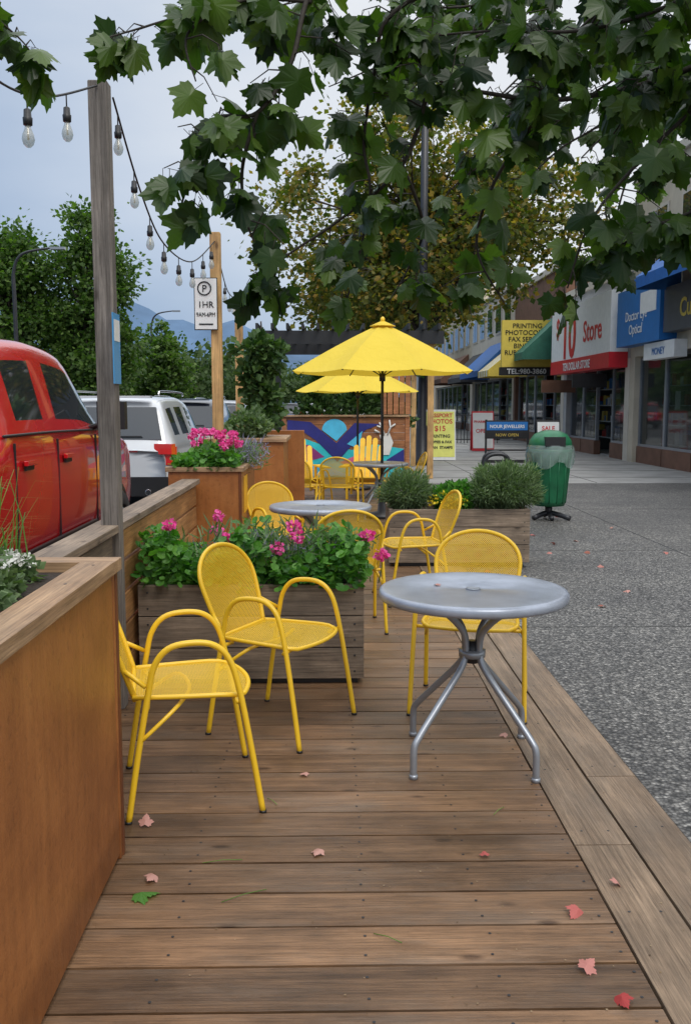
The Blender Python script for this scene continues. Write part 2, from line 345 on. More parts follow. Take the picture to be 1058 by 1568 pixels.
def blob(n,c,rad,shell=.5):
    d=rng.normal(size=(n,3)); d/=np.linalg.norm(d,axis=1,keepdims=True)
    r=(shell+(1-shell)*rng.random((n,1)))
    return np.array(c)+d*r*np.array(rad), d
# ------------------------------------------------------------------ world, light, camera
w=bpy.data.worlds.new("World"); scene.world=w; w.use_nodes=True; nt=w.node_tree; bg=nt.nodes["Background"]
sky=nt.nodes.new("ShaderNodeTexSky"); sky.sky_type='NISHITA'; sky.sun_disc=False; sky.sun_elevation=R(52); sky.sun_rotation=R(160)
tc=nd(nt,"ShaderNodeTexCoord"); mp=nd(nt,"ShaderNodeMapping"); mp.inputs["Scale"].default_value=(1,1,3.0); nt.links.new(tc.outputs["Generated"],mp.inputs[0])
n=nd(nt,"ShaderNodeTexNoise",Scale=1.7,Detail=6.0,Roughness=.5); nt.links.new(mp.outputs[0],n.inputs["Vector"])
sx=nd(nt,"ShaderNodeSeparateXYZ"); nt.links.new(tc.outputs["Generated"],sx.inputs[0])
f=mth(nt,'ADD',mth(nt,'MULTIPLY',sx.outputs[2],2.0),mth(nt,'MULTIPLY',sx.outputs[0],1.7))
f=mth(nt,'ADD',f,mth(nt,'MULTIPLY',mth(nt,'SUBTRACT',n.outputs[0],.5),1.2)); f=mth(nt,'ADD',f,.22,True)
r=ramp(nt,[(0.0,(3.0,4.2,6.2)),(0.5,(5.6,6.5,7.9)),(1.0,(8.7,9.0,9.4))]); nt.links.new(f,r.inputs[0])
zb=nd(nt,"ShaderNodeMapRange"); zb.inputs[1].default_value=.38; zb.inputs[2].default_value=.9; zb.inputs[3].default_value=1.0; zb.inputs[4].default_value=2.3
nt.links.new(sx.outputs[2],zb.inputs[0])
c=mixc(nt,sky.outputs[0],r.outputs[0],0.90)
vm=nd(nt,"ShaderNodeVectorMath",operation='SCALE'); nt.links.new(c,vm.inputs[0]); nt.links.new(zb.outputs[0],vm.inputs["Scale"])
nt.links.new(vm.outputs[0],bg.inputs[0]); bg.inputs[1].default_value=0.10
sl=bpy.data.lights.new("sun",'SUN'); sl.energy=1.4; sl.angle=R(26); sl.color=(1,.96,.9)
so=bpy.data.objects.new("sun",sl); scene.collection.objects.link(so)
so.rotation_euler=Vector((0.26,-0.72,1.0)).to_track_quat('Z','Y').to_euler()
cd=bpy.data.cameras.new("camera"); cam=bpy.data.objects.new("camera",cd); scene.collection.objects.link(cam); scene.camera=cam
cd.sensor_fit='VERTICAL'; cd.sensor_height=36; cd.lens=32.14; cd.clip_end=6000; cd.clip_start=.05
cam.location=(0,0,1.5); cam.rotation_euler=(R(90-6.68),0,R(-1.0))
scene.view_settings.view_transform='Standard'; scene.view_settings.look='None'; scene.view_settings.exposure=0
# ------------------------------------------------------------------ ground
b=MB(); b.add([(-3000,-500,-.22),(3000,-500,-.22),(3000,4000,-.22),(-3000,4000,-.22)],[(0,1,2,3)],'grass'); b.obj("ground")
b=MB(); b.add([(-16,-40,-.15),(1.24,-40,-.15),(1.24,400,-.15),(-16,400,-.15)],[(0,1,2,3)],'asphalt')
for yy in range(-20,300,9):
    b.add([(-6.2,yy,-.146),(-6.08,yy,-.146),(-6.08,yy+3,-.146),(-6.2,yy+3,-.146)],[(0,1,2,3)],'white')
b.obj("road")
b=MB(); b.bb(1.25,1.40,18.4,300,-.3,-.002,'conc'); b.obj("kerb",bevel=.015)
b=MB(); b.bb(1.252,8.3,-40,17.6,-.3,-.012,'agg'); b.bb(1.405,8.3,17.61,300,-.3,-.008,'conc')
for yy in [6.1,9.4,13.2]: b.bb(1.26,8.2,yy,yy+.010,-.02,-.009,'joint')
for yy in range(19,80,2): b.bb(1.41,8.2,yy,yy+.02,-.02,-.004,'joint')
for xx in [3.6]: b.bb(xx,xx+.012,-20,17.6,-.02,-.008,'joint')
for xx in [3.1,5.2]: b.bb(xx,xx+.014,17.7,80,-.02,-.003,'joint')
b.obj("sidewalk")
b=MB(); b.bb(-20,-16,-40,300,-.3,0,'conc'); b.obj("far_sidewalk")
# ------------------------------------------------------------------ deck
b=MB()
y=.25; pitch=.187
while y<18.3:
    x0=-1.22
    j=random.uniform(-.0015,.0015); b.bb(x0,.832+random.uniform(-.003,.001),y+random.uniform(0,.0015),y+pitch-.008-random.uniform(0,.002),-.042+j,j*.6,'deck')
    for xs in (-1.0,-.45,.1,.45,.80):
        for dy in (.045,.135):
            a=random.uniform(-.008,.008)
            b.lathe([(.0048,0),(.0048,.0012)],(xs+a,y+dy+a,.0006),'blackm',6,smooth=False)
    y+=pitch
for (x0,x1) in ((.838,1.032),(1.042,1.240)):
    y=.25
    for L in (2.72 if x0<1 else 3.3,3.6,3.6,3.6,3.6,3.6):
        if y>18.3: break
        e=min(y+L,18.35); b.bb(x0,x1,y,e-.006,-.044,.001,'deckY')
        for yq in np.arange(y+.1,e,.55):
            for dx in (.05,.145): b.lathe([(.0048,0),(.0048,.0012)],(x0+dx,float(yq),.001),'blackm',6,smooth=False)
        y=e
b.bb(-1.22,1.2,.25,18.3,-.15,-.06,'dark')
b.obj("wooden_deck",bevel=.003)
pts=[(-.66,3.12),(-.56,2.77),(-.035,2.93),(.513,2.88),(.738,2.55),(.672,2.26),(.733,2.15),(.898,2.69),(.80,4.01),(-.095,3.58)]
C=[(x,y,.014) for x,y in pts]+[(random.uniform(1.35,3.9),random.uniform(2.5,13),.004) for _ in range(34)]
n_=len(C); S=[.045,.042,.04,.028,.05,.045,.045,.034,.035,.034]+[.055]*(n_-10)
scatter("fallen_leaves",*MT,C,np.c_[rng.normal(size=(n_,2)),rng.normal(size=n_)*.2],np.c_[rng.normal(size=(n_,2))*.5,np.ones(n_)],S,'fallen')
scatter("green_fallen_leaf",*MT,[(-.60,2.66,.010)],[(1,.2,.08)],[(0,.2,1)],[.075],'ger')
n_=420; C=np.c_[rng.uniform(-.68,1.22,n_),rng.uniform(1.7,7.5,n_),np.full(n_,.0035)]
scatter("leaf_litter",*QT,C,np.c_[rng.normal(size=(n_,2)),np.zeros(n_)],np.tile([0,0,1.],(n_,1)),rng.uniform(.003,.009,n_),'debris')
b=MB()
for x0,y0,a,L in ((-.42,2.86,.15,.13),(-.33,2.62,.5,.15),(.2,2.4,2.6,.09),(.6,3.2,.9,.08),(-.2,3.3,2.2,.07)):
    b.tube([(x0,y0,.004),(x0+L*.5*math.cos(a),y0+L*.5*math.sin(a),.009),(x0+L*math.cos(a),y0+L*math.sin(a),.004)],.0013,'blade',5)
b.obj("fallen_stems")
# ------------------------------------------------------------------ patio chair
def chair_mesh():
    b=MB(); r=.0115
    for s in (-1,1):
        pts=[(.245,.275*s,.0),(.205,.268*s,.25),(.165,.262*s,.47),(.13,.258*s,.585),(.075,.255*s,.640),(-.005,.254*s,.652),(-.085,.252*s,.635),(-.135,.25*s,.575),(-.16,.25*s,.47),(-.20,.255*s,.25),(-.24,.262*s,.0)]
        b.tube(cr(pts,5),r,'yellow',10)
        b.lathe([(.0135,0),(.0135,.010)],(.245,.275*s,.0),'black',10); b.lathe([(.0135,0),(.0135,.010)],(-.24,.262*s,.0),'black',10)
        b.tube([(.16,.262*s,.425),(.155,.18*s,.425)],.009,'yellow'); b.tube([(-.165,.25*s,.42),(-.16,.17*s,.42)],.009,'yellow')
    def seatpt(u,v):
        half=.195+.035*math.sin(v*math.pi*.6)
        x=-.21+.435*v
        fr=max(0,(v-.75)/.25); half*=math.sqrt(max(0,1-.30*fr*fr)) 
        z=.445-.014*math.sin(math.pi*min(1,v*1.05))*(1-u*u)-.012*fr
        x-=.035*fr*u*u
        return (x,half*u,z)
    NU,NV=12,12; V=[];UV=[];F=[]
    for i in range(NV+1):
        for j in range(NU+1):
            p=seatpt(-1+2*j/NU,i/NV); V.append(p); UV.append((p[0],p[1]))
    for i in range(NV):
        for j in range(NU): a=i*(NU+1)+j; F.append((a,a+1,a+NU+2,a+NU+1))
    b.add(V,F,'mesh',True,UV)
    out=[seatpt(-1,i/10) for i in range(11)]+[seatpt(-1+2*j/10,1) for j in range(1,11)]+[seatpt(1,1-i/10) for i in range(1,11)]+[seatpt(1-2*j/10,0) for j in range(1,10)]
    b.tube(out,.0095,'yellow',8,closed=True)
    def backpt(u,v):
        z=.43+.405*v; half=.178+.045*math.sin(min(1,v/.75)*math.pi/2)
        if v>.55: t=(v-.55)/.45; half*=math.sqrt(max(0,1-t**2.4))
        x=-.205-.125*v-.02*v*v - .028*(1-u*u)*math.sin(math.pi*min(1,v+.15)) 
        return (x,half*u,z)
    NU,NV=12,22; V=[];UV=[];F=[]
    for i in range(NV+1):
        for j in range(NU+1):
            vv=1-(1-i/NV)**1.3; p=backpt(-1+2*j/NU,vv); V.append(p); UV.append((p[1],p[2]))
    for i in range(NV):
        for j in range(NU): a=i*(NU+1)+j; F.append((a,a+1,a+NU+2,a+NU+1))
    b.add(V,F,'mesh',True,UV)
    N=26; out=[backpt(-1,1-(1-i/N)**2.2) for i in range(N+1)]+[backpt(1,1-(i/N)**2.2) for i in range(1,N+1)]
    b.tube(out,.011,'yellow',8)
    b.tube([backpt(-1,0.02),backpt(0,0.02),backpt(1,0.02)],.009,'yellow')
    for s in(-1,1): b.tube([backpt(s,.3),(-.168,.252*s,.50)],.009,'yellow')
    b.tube(cr([(-.19,-.256,.30),(-.05,-.2,.41),(-.0,0,.418),(-.05,.2,.41),(-.19,.256,.30)],4),.008,'yellow')
    return b.mesh("patio_chair")
cm=chair_mesh()
for i,(x,y,a) in enumerate([(-.545,3.46,12),(-.225,4.18,-27),(.71,4.47,-104),(.08,6.08,98),(.64,7.0,190),(-.36,7.62,-58),(-.30,12.1,60),(.15,12.0,80),(1.0,12.8,185)]):
    inst(cm,"metal_patio_chair",(x,y,.0),R(a))
# ------------------------------------------------------------------ tables
def table_mesh():
    b=MB()
    b.lathe([(.36,.692),(.385,.694),(.394,.706),(.394,.724),(.387,.734),(.372,.7365),(.355,.7335),(.02,.7335),(.018,.729),(.0,.729)],(0,0,0),'tabletop',56)
    b.lathe([(.03,.733),(.03,.738),(.024,.739),(.02,.736)],(0,0,0),'steel',20)
    for k in range(4):
        a=R(45+90*k); c,s=math.cos(a),math.sin(a)
        pr=[(.345,.0),(.345,.06),(.342,.125),(.315,.165),(.20,.275),(.085,.385),(.046,.44),(.040,.50),(.058,.56),(.13,.630),(.20,.672),(.26,.697)]
        b.tube(cr([(q*c,q*s,z) for q,z in pr],4),.0145,'steel',10)
        b.lathe([(.018,0),(.018,.018)],(.345*c,.345*s,0),'steel',10)
    b.lathe([(.056,.445),(.056,.475)],(0,0,0),'steel',16); b.lathe([(.032,.42),(.032,.51)],(0,0,0),'blackm',12)
    b.tube([(.27*math.cos(t),.27*math.sin(t),.690) for t in [2*math.pi*k/24 for k in range(24)]],.008,'steel',6,closed=True)
    return b.mesh("round_metal_table")
tm=table_mesh()
inst(tm,"round_metal_table",(.60,3.76,0),R(-5)); inst(tm,"round_metal_table",(-.07,7.0,0),R(20)); inst(tm,"round_metal_table",(.66,12.2,0),R(10))
scatter("leaf_on_table",*MT,[(.45,3.83,.742)],[(1,.3,.05)],[(0,.1,1)],[.03],'fallen')
# ------------------------------------------------------------------ umbrella
def umbrella(x,y,rad,ze,za,name,ph=.2):
    e=empty(name,(x,y,0)); b=MB(); n=8; V=[];F=[];K=8;J=6
    for k in range(n):
        a0=2*math.pi*k/n+ph;a1=a0+2*math.pi/n; o=len(V)
        for i in range(K+1):
            t=.03+.97*i/K
            for j in range(J+1):
                s=j/J; p=Vector((math.cos(a0),math.sin(a0),0)).lerp(Vector((math.cos(a1),math.sin(a1),0)),s)
                sag=.055*math.sin(math.pi*s)*t
                p=p*rad*t*(1-.06*math.sin(math.pi*s)*max(0,t-.6)); V.append((p.x,p.y,za-(za-ze)*t**1.12-sag+(.03*math.sin(math.pi*s) if i==K else 0)))
        for i in range(K):
            for j in range(J): q=o+i*(J+1)+j; F.append((q,q+1,q+J+2,q+J+1))
    b.add(V,F,'canopy',True); b.obj("canopy",e)
    b=MB()
    for k in range(n):
        a0=2*math.pi*k/n+ph; c,s=math.cos(a0),math.sin(a0)
        b.tube([(rad*c,rad*s,ze-.01),(rad*.5*c,rad*.5*s,za-(za-ze)*.5**1.12-.02),(0,0,za-.05)],.008,'blackm',6)
        b.tube([(rad*.5*c,rad*.5*s,za-(za-ze)*.5-.02),(0,0,ze-.06)],.006,'blackm',6)
    b.tube([(0,0,0),(0,0,za)],.019,'blackm',10); b.lathe([(.04,ze-.12),(.04,ze-.02)],(0,0,0),'blackm',12)
    b.lathe([(.01,za+.09),(.03,za+.07),(.03,za)],(0,0,0),'yellow',12)
    b.lathe([(.24,0),(.24,.05),(.06,.08),(.04,.3)],(0,0,0),'blackm',24)
    b.obj("pole_and_ribs",e)
    b=MB(); b.lathe([(.03,za+.03),(.17,za-.03),(.172,za-.035)],(0,0,0),'canopy',8); b.obj("vent_cap",e)
umbrella(.70,12.2,1.24,1.93,2.56,"patio_umbrella",.33)
umbrella(.50,16.3,1.10,1.74,2.25,"patio_umbrella",.1)
# ------------------------------------------------------------------ planters
def planks_box(b,x0,x1,y0,y1,z0,z1,nrow,mx,my):
    h=(z1-z0)/nrow
    for i in range(nrow):
        a=z0+i*h+.003; c=z0+(i+1)*h-.003
        b.bb(x0,x1,y0,y0+.035,a,c,mx); b.bb(x0,x1,y1-.035,y1,a,c,mx)
        b.bb(x0+.002,x0+.037,y0+.037,y1-.037,a,c,my); b.bb(x1-.037,x1-.002,y0+.037,y1-.037,a,c,my)
        for xs in (x0+.05,x1-.05):
            for zz in (a+.04,c-.04):
                b.box((xs,y0-.001,zz),(.010,.004,.010),'blackm')
    b.bb(x0+.04,x1-.04,y0+.04,y1-.04,z0,z1-.05,'soil')
def geraniums(par,x0,x1,y0,y1,z,h,n,nf,pinkc=9,hr=.036):
    C=[];D=[]
    for k in range(n):
        x=random.uniform(x0,x1);y_=random.uniform(y0,y1)
        hh=h*(.32+.68*abs(math.sin(x*6.3+1.3)*math.cos(x*3.1+y_*5)))
        C.append((x,y_,z+random.uniform(-.16,.95)*hh)); D.append((random.uniform(-1,1),random.uniform(-1.2,.6),random.uniform(-.3,.8)))
    U=np.c_[rng.normal(size=(n,2))*.6-np.array([0,.5]),np.ones(n)*.9]
    scatter("leaves",*ROUND,C,D,U,rng.uniform(.020,.058,n),'ger',par)
    b=MB(); FC=[];FD=[]
    for (fx,fy,fz) in nf:
        b.tube(cr([(fx+random.uniform(-.04,.04),fy+.03,z-.02),(fx,fy+.01,(z+fz)/2),(fx,fy,fz-.01)],3),.003,'ger',5)
        c,d=blob(pinkc*7,(fx,fy,fz),(hr*random.uniform(.75,1.15),hr,hr*.75),.5); FC+=c.tolist(); FD+=d.tolist()
    b.obj("stems",par)
    m=len(FC); scatter("flowers",*ROUND,FC,np.array(FD)+rng.normal(size=(m,3))*.6,np.array(FD)+rng.normal(size=(m,3))*.3,rng.uniform(.016,.026,m),'pink',par)
e=empty("plywood_planter_box")
b=MB(); b.bb(-1.20,-.712,.9,2.93,0,.965,'ply'); b.bb(-.712,-.696,.9,2.895,.02,.965,'ply')
b.bb(-.7115,-.690,2.92,2.945,.0,.965,'plydark'); b.bb(-.711,-.6935,2.897,2.918,.0,.965,'ply'); b.bb(-1.2,-.715,2.932,2.95,.0,.965,'ply')
b.obj("panels",e,bevel=.003)
b=MB(); b.bb(-.785,-.680,.9,2.86,.967,1.008,'capY'); b.bb(-1.25,-.680,2.864,2.965,.967,1.006,'capX'); b.bb(-1.3,-1.2,.9,2.86,.967,1.008,'capY')
for yq in (1.3,1.9,2.5,2.8): b.lathe([(.005,0),(.005,.001)],(-.73,yq,1.008),'blackm',8)
b.obj("cap",e,bevel=.004)
b=MB(); b.bb(-1.2,-.79,.95,2.86,.966,.975,'soil'); b.obj("soil_bed",e)
e2=empty("alyssum_plant")
C=[];D=[]
for c0,rr,nn in (((-.97,2.45,1.02),(.13,.14,.09),900),((-1.05,2.15,1.02),(.14,.16,.09),900),((-1.02,2.70,1.0),(.16,.10,.06),600),((-.90,2.3,1.0),(.07,.2,.06),400)):
    c_,d_=blob(nn,c0,rr,.3); C+=c_.tolist(); D+=d_.tolist()
D=np.array(D); scatter("leaves",*QT,C,D+rng.normal(size=D.shape)*.4+[0,0,.3],rng.normal(size=D.shape),rng.uniform(.02,.04,len(C)),'sage',e2)
C=[]
for k in range(80):
    c0,rr=random.choice((((-.97,2.45,1.03),(.13,.14,.08)),((-1.05,2.15,1.03),(.13,.15,.08)),((-1.02,2.68,1.0),(.15,.08,.06))))
    a=random.uniform(0,6.28); q=random.random()**.5; zc=math.sqrt(1-q*q)
    p=(c0[0]+rr[0]*q*math.cos(a),c0[1]+rr[1]*q*math.sin(a),c0[2]+rr[2]*zc+.014)
    C+=blob(16,p,(.021,.021,.012),.5)[0].tolist()
scatter("flowers",*ROUND,C,rdir(len(C),.2),rdir(len(C),1.5),rng.uniform(.006,.012,len(C)),'wflower',e2)
e3=empty("ornamental_grass")
b=MB()
for k in range(260):
    bx,by=-1.05+random.gauss(0,.055),2.68+random.gauss(0,.05); a=random.uniform(0,6.28); L=random.uniform(.12,.36); sp=random.uniform(.03,.16)
    P=[Vector((bx,by,.98)),Vector((bx+sp*.3*math.cos(a),by+sp*.3*math.sin(a),.98+L*.6)),Vector((bx+sp*.7*math.cos(a),by+sp*.7*math.sin(a),.98+L*.95)),Vector((bx+sp*1.3*math.cos(a),by+sp*1.3*math.sin(a),.98+L*.93))]
    w_=.0035; sd=Vector((-math.sin(a),math.cos(a),0))*w_; V=[]
    for i,p in enumerate(P): V+= [p+sd*(1-i/3.2),p-sd*(1-i/3.2)]
    b.add(V,[(0,1,3,2),(2,3,5,4),(4,5,7,6)],'blade')
b.obj("blades",e3)
e=empty("weathered_planter_box")
b=MB(); planks_box(b,-1.02,.183,4.80,5.32,.03,.55,3,'greyX','greyY'); b.bb(-.99,.15,4.83,5.29,0,.03,'black'); b.obj("boards",e,bevel=.004)
e=empty("geranium_plant")
geraniums(e,-1.02,.20,4.76,5.32,.56,.31,3400,[(-.86,4.9,.86),(-.60,4.95,.90),(-.62,5.05,.80),(-.55,4.85,.79),(-.20,4.9,.85),(-.17,4.85,.80),(-.28,4.85,.74),(.20,4.88,.80),(.28,4.85,.70)],6,.031)
C,D=blob(260,(-.28,5.0,.70),(.55,.2,.12),.2); scatter("catmint",*NEED,C,rdir(260,.8),rdir(260),rng.uniform(.03,.07,260),'lav',e)
C,D=blob(700,(-.30,5.0,.72),(.60,.25,.15),.3); scatter("catmint_leaves",*NEED,C,rdir(700,.9),rdir(700),rng.uniform(.05,.10,700),'sage',e)
e=empty("stained_planter_box")
b=MB(); b.bb(-1.27,-.72,7.29,8.55,0,.97,'ply'); b.bb(-1.28,-.70,7.27,7.288,.0,.97,'ply'); b.bb(-.719,-.70,7.29,8.56,.0,.97,'ply'); b.bb(-.722,-.698,7.262,7.269,0,.97,'plydark')
b.bb(-1.30,-.68,7.25,7.36,.972,1.01,'capX'); b.bb(-.79,-.68,7.363,8.58,.972,1.01,'capY'); b.bb(-.70,-.694,7.45,7.75,.62,.92,'orange')
b.bb(-1.2,-.8,7.37,8.5,.972,.985,'soil'); b.obj("panels",e,bevel=.003)
e=empty("geranium_plant")
geraniums(e,-1.25,-.74,7.25,8.0,1.0,.22,1700,[(-1.15+.42*random.random(),7.25+random.random()*.5,1.17+random.random()*.12) for _ in range(20)],6,.031)
C,D=blob(500,(-.70,7.9,1.08),(.20,.4,.15),.1); scatter("catmint",*NEED,C,rdir(500,.8),rdir(500),rng.uniform(.04,.08,500),'lav',e)
C,D=blob(500,(-.72,7.9,1.06),(.22,.4,.15),.1); scatter("catmint_leaves",*NEED,C,rdir(500,.8),rdir(500),rng.uniform(.04,.10,500),'sage',e)
b=MB(); b.bb(-1.25,-.47,9.4,10.5,0,1.12,'ply'); b.bb(-1.28,-.44,9.37,10.53,1.122,1.16,'capX'); b.obj("tall_planter_box",bevel=.003)
b=MB(); b.bb(-1.2,-.30,10.9,11.0,0,1.2,'ply'); b.obj("plywood_screen",bevel=.003)
def bush(name,parts,mat,tmpl,ls,zb=.3,lump=.10):
    C=[];D=[];LR=[]
    for c0,rr,nn in parts:
        c_,d_=blob(nn,c0,rr,.45); C+=c_.tolist(); D+=d_.tolist(); LR+=[rr[0]]*nn
    C=np.array(C);D=np.array(D)
    C+=D*(lump*np.array(LR))[:,None]*np.sin(C*31).sum(1,keepdims=True)
    return scatter(name,*tmpl,C,D*.9+rng.normal(size=D.shape)*.45+[0,0,zb],rng.normal(size=D.shape),rng.uniform(ls*.6,ls*1.3,len(C)),mat)
bush("sage_shrub",[((-.85,9.7,1.28),(.24,.22,.17),1500)],'sage',QT,.05)
def conifer(name,x,y,z0,h,r,n,ls,pw=.75,wob=.28):
    t=rng.random(n)**.9; a=rng.random(n)*6.283; rr=r*np.minimum(1,(1-t)**pw*1.25)*(.45+.6*rng.random(n))*(1+wob*np.sin(a*3+t*17)+wob*.6*np.sin(t*45+a*2))
    C=np.c_[x+rr*np.cos(a)+.05*np.sin(t*7),y+rr*np.sin(a),z0+t*h]; D=np.c_[np.cos(a),np.sin(a),.5+.6*rng.random(n)]+rng.normal(size=(n,3))*.45
    o=scatter(name,*QT,C,D,rng.normal(size=(n,3)),rng.uniform(ls*.6,ls*1.4,n),'conif')
    b=MB(); b.tube([(x,y,z0-.3),(x,y,z0+h*.8)],[.04,.01],'bark'); b.obj("trunk",o)
# loose leafy young tree in the tall planter
parts=[((-.72+random.uniform(-.14,.14),10.1+random.uniform(-.12,.12),1.3+random.random()*1.15),(random.uniform(.08,.15),.13,random.uniform(.07,.16)),120) for _ in range(20)]
o=bush("leafy_potted_shrub",parts,'conif',QT,.085,-.1,.2)
b=MB(); b.tube(cr([(-.72,10.1,1.1),(-.70,10.1,1.7),(-.74,10.1,2.4)],4),[.025,.024,.022,.02,.018,.015,.012,.01,.008],'bark')
for p_ in parts[:14]: b.tube([(-.72,10.1,p_[0][2]-.2),p_[0]],[.008,.004],'bark',5)
b.obj("stems",o)
conifer("conifer_shrub",-.25,19.2,1.0,1.1,.42,2200,.09); conifer("conifer_shrub",.62,19.4,1.0,1.15,.42,2200,.09); conifer("conifer_shrub",1.25,19.8,1.0,1.0,.42,2000,.09)
e=empty("weathered_planter_box")
b=MB(); planks_box(b,.55,1.86,8.40,8.95,.035,.54,3,'greyX','greyY'); b.bb(.60,1.81,8.44,8.9,0,.034,'black'); b.obj("boards",e,bevel=.004)
bush("lavender_bush",[((.72,8.62,.68),(.25,.22,.19),8000)],'sage',NEED,.058,.4,.07)
bush("lavender_bush",[((1.68,8.62,.72),(.34,.26,.22),11000),((1.48,8.60,.68),(.24,.2,.17),3500)],'sage',NEED,.058,.4,.07)
o=bush("yellow_flower_plant",[((1.15,8.6,.60),(.22,.2,.12),900),((1.2,8.6,.70),(.13,.15,.10),300)],'ger',QT,.05)
C,D=blob(260,(1.10,8.5,.62),(.20,.14,.08),.7); scatter("flowers",*ROUND,C,rdir(260),rdir(260,1),rng.uniform(.015,.028,260),'yflower',o)
e=empty("slatted_rail_fence"); b=MB()
for i in range(5): b.bb(-1.085,-1.05,4.5,7.2,.06+i*.165,.205+i*.165,'cedar')
for yy in (3.4,5.7,7.15): b.bb(-1.15,-1.088,yy,yy+.09,0,.88,'postY')
b.bb(-1.16,-1.02,2.98,7.2,.885,.922,'greyY')
for i in range(5): b.bb(-1.085,-1.05,3.0,4.40,.06+i*.165,.205+i*.165,'greyY')
b.obj("rails",e,bevel=.003)
b=MB(); b.bb(-1.105,-1.016,4.405,4.494,.0,2.98,'greyZ'); b.obj("weathered_wood_post",bevel=.006)
b=MB(); b.bb(-1.015,-.926,8.0,8.089,.0,2.96,'postY'); b.obj("wood_post",bevel=.005)
b=MB(); b.bb(-1.11,-1.02,10.95,11.04,.0,2.80,'postY'); b.obj("wood_post",bevel=.005)
b=MB(); b.bb(-1.013,-1.008,4.36,4.50,1.60,1.93,'bluepl'); b.bb(-1.0075,-1.006,4.375,4.485,1.80,1.90,'white'); b.obj("blue_notice_sign")
e=empty("parking_sign",(-1.05,7.97,2.355)); b=MB()
b.box((0,0,0),(.20,.006,.44),'black'); b.box((0,-.0045,0),(.186,.003,.424),'white'); b.obj("plate",e,bevel=.002)
b=MB(); b.tube([(.055*math.cos(t)-.01,-.009,.13+.055*math.sin(t)) for t in [2*math.pi*k/20 for k in range(20)]],.006,'black',5,closed=True); b.box((0,-.008,-.17),(.12,.003,.012),'black'); b.obj("symbols",e)
text("letter","P",(-.01,-.009,.10),.085,'black',e); text("limit","1HR",(0,-.009,-.03),.075,'black',e); text("hours","9AM-6PM",(0,-.009,-.105),.05,'black',e,sx=.8)
def strand(name,pts,bulbs,q=.66):
    e=empty(name); b=MB(); P=cr(pts,10); b.tube(P,.005,'wire',6); b.obj("cable",e)
    g=MB(); L=[0]
    for i in range(1,len(P)): L.append(L[-1]+(P[i]-P[i-1]).length)
    for s in bulbs:
        t=s*L[-1]; i=max(1,next(k for k in range(len(L)) if L[k]>=t-1e-6)); p=P[i-1].lerp(P[i],(t-L[i-1])/(L[i]-L[i-1]+1e-9))
        S=lambda l:[(a*q,-.05+z*q) for a,z in l]
        g.tube([p,(p.x,p.y,p.z-.05)],.003,'wire',5)
        g.lathe(S([(.006,0),(.019,-.008),(.021,-.045),(.026,-.05),(.024,-.085),(.015,-.09)]),p,'black',12)
        g.lathe(S([(.015,-.088),(.018,-.105),(.030,-.135),(.034,-.158),(.027,-.183),(.012,-.198)]),p,'bulb',14)
        g.tube([(p.x,p.y,p.z-.05-.09*q),(p.x,p.y,p.z-.05-.16*q)],.004,'shelfb',5)
    g.obj("bulbs",e)
strand("string_lights",[(-1.05,2.0,2.72),(-1.13,3.0,2.60),(-1.13,3.7,2.68),(-1.06,4.40,2.95)],[.30,.48,.66,.84],.72)
strand("string_lights",[(-1.01,4.5,2.93),(-1.03,5.2,2.66),(-1.05,6.0,2.52),(-1.02,7.0,2.56),(-.97,8.0,2.88)],[.03,.15,.29,.43,.57,.71,.84,.95],.72)
strand("string_lights",[(-.97,8.05,2.88),(-1.0,9.2,2.62),(-1.06,10.95,2.72)],[.1,.3,.5,.7,.9])
# ------------------------------------------------------------------ mural wall + enclosure
e=empty("mural_wall"); b=MB()
for i in range(8): b.bb(-.85,1.52,18.42,18.46,.02+i*.155,.17+i*.155,'cedarX')
b.bb(-.95,1.60,18.36,18.50,1.265,1.30,'capX')
for xx in (-.95,1.52): b.bb(xx,xx+.09,18.40,18.49,0,1.262,'cedarX')
b.obj("boards",e,bevel=.003)
b=MB(); yy=18.414
def mp_(pts,mat,k): b.poly([(x,yy-k*.003,z) for x,z in pts],mat)
mp_([(-.84,.05),(1.50,.05),(1.50,.62),(.9,.72),(.45,.60),(-.2,.72),(-.84,.95)],'teal',0)
mp_([(-.84,1.20),(-.38,1.16),(.14,.74),(.50,1.14),(1.02,1.12),(.72,1.0),(.16,.36),(-.28,.80),(-.55,.98),(-.84,.92)],'navy',2)
mp_([(-.84,.74),(-.40,.70),(-.1,.46),(-.4,.38),(-.84,.52)],'purple',1)
mp_([(.2,.35),(.6,.52),(.9,.34),(.6,.18)],'mpink',1)
mp_([(-.6,.25),(-.1,.30),(.4,.08),(-.5,.08)],'msky',3)
mp_([(.10+.25*math.cos(t),1.0+.22*math.sin(t)) for t in [math.pi*k/12 for k in range(13)]]+[(.14,.78)],'msky',4)
mp_([(1.0,.9),(1.2,.95),(1.28,.75),(1.2,.5),(1.02,.5),(1.05,.75)],'white',6)
mp_([(.35,.72),(.66,.98),(.60,.62)],'msky',5)
mp_([(1.15,.40),(1.5,.62),(1.5,.36),(1.2,.25)],'navy',5)
mp_([(-.84,.40),(-.5,.36),(-.3,.20),(-.84,.22)],'white',5)
b.obj("mural",e)
b=MB()
for pts in ([(1.1,.9),(1.05,1.05),(1.0,1.15)],[(1.05,1.05),(.95,1.08)],[(1.16,.9),(1.22,1.05),(1.2,1.2)],[(1.22,1.05),(1.32,1.12)],[(1.0,.95),(.9,1.0)]):
    b.tube([(x,yy-.02,z) for x,z in pts],.018,'white',5)
b.obj("antlers",e)
b=MB()
for xx in (-1.3,2.0):
    for yv in (18.7,22.5): b.bb(xx,xx+.12,yv,yv+.12,0,2.9,'postY' if xx>0 else 'blackm')
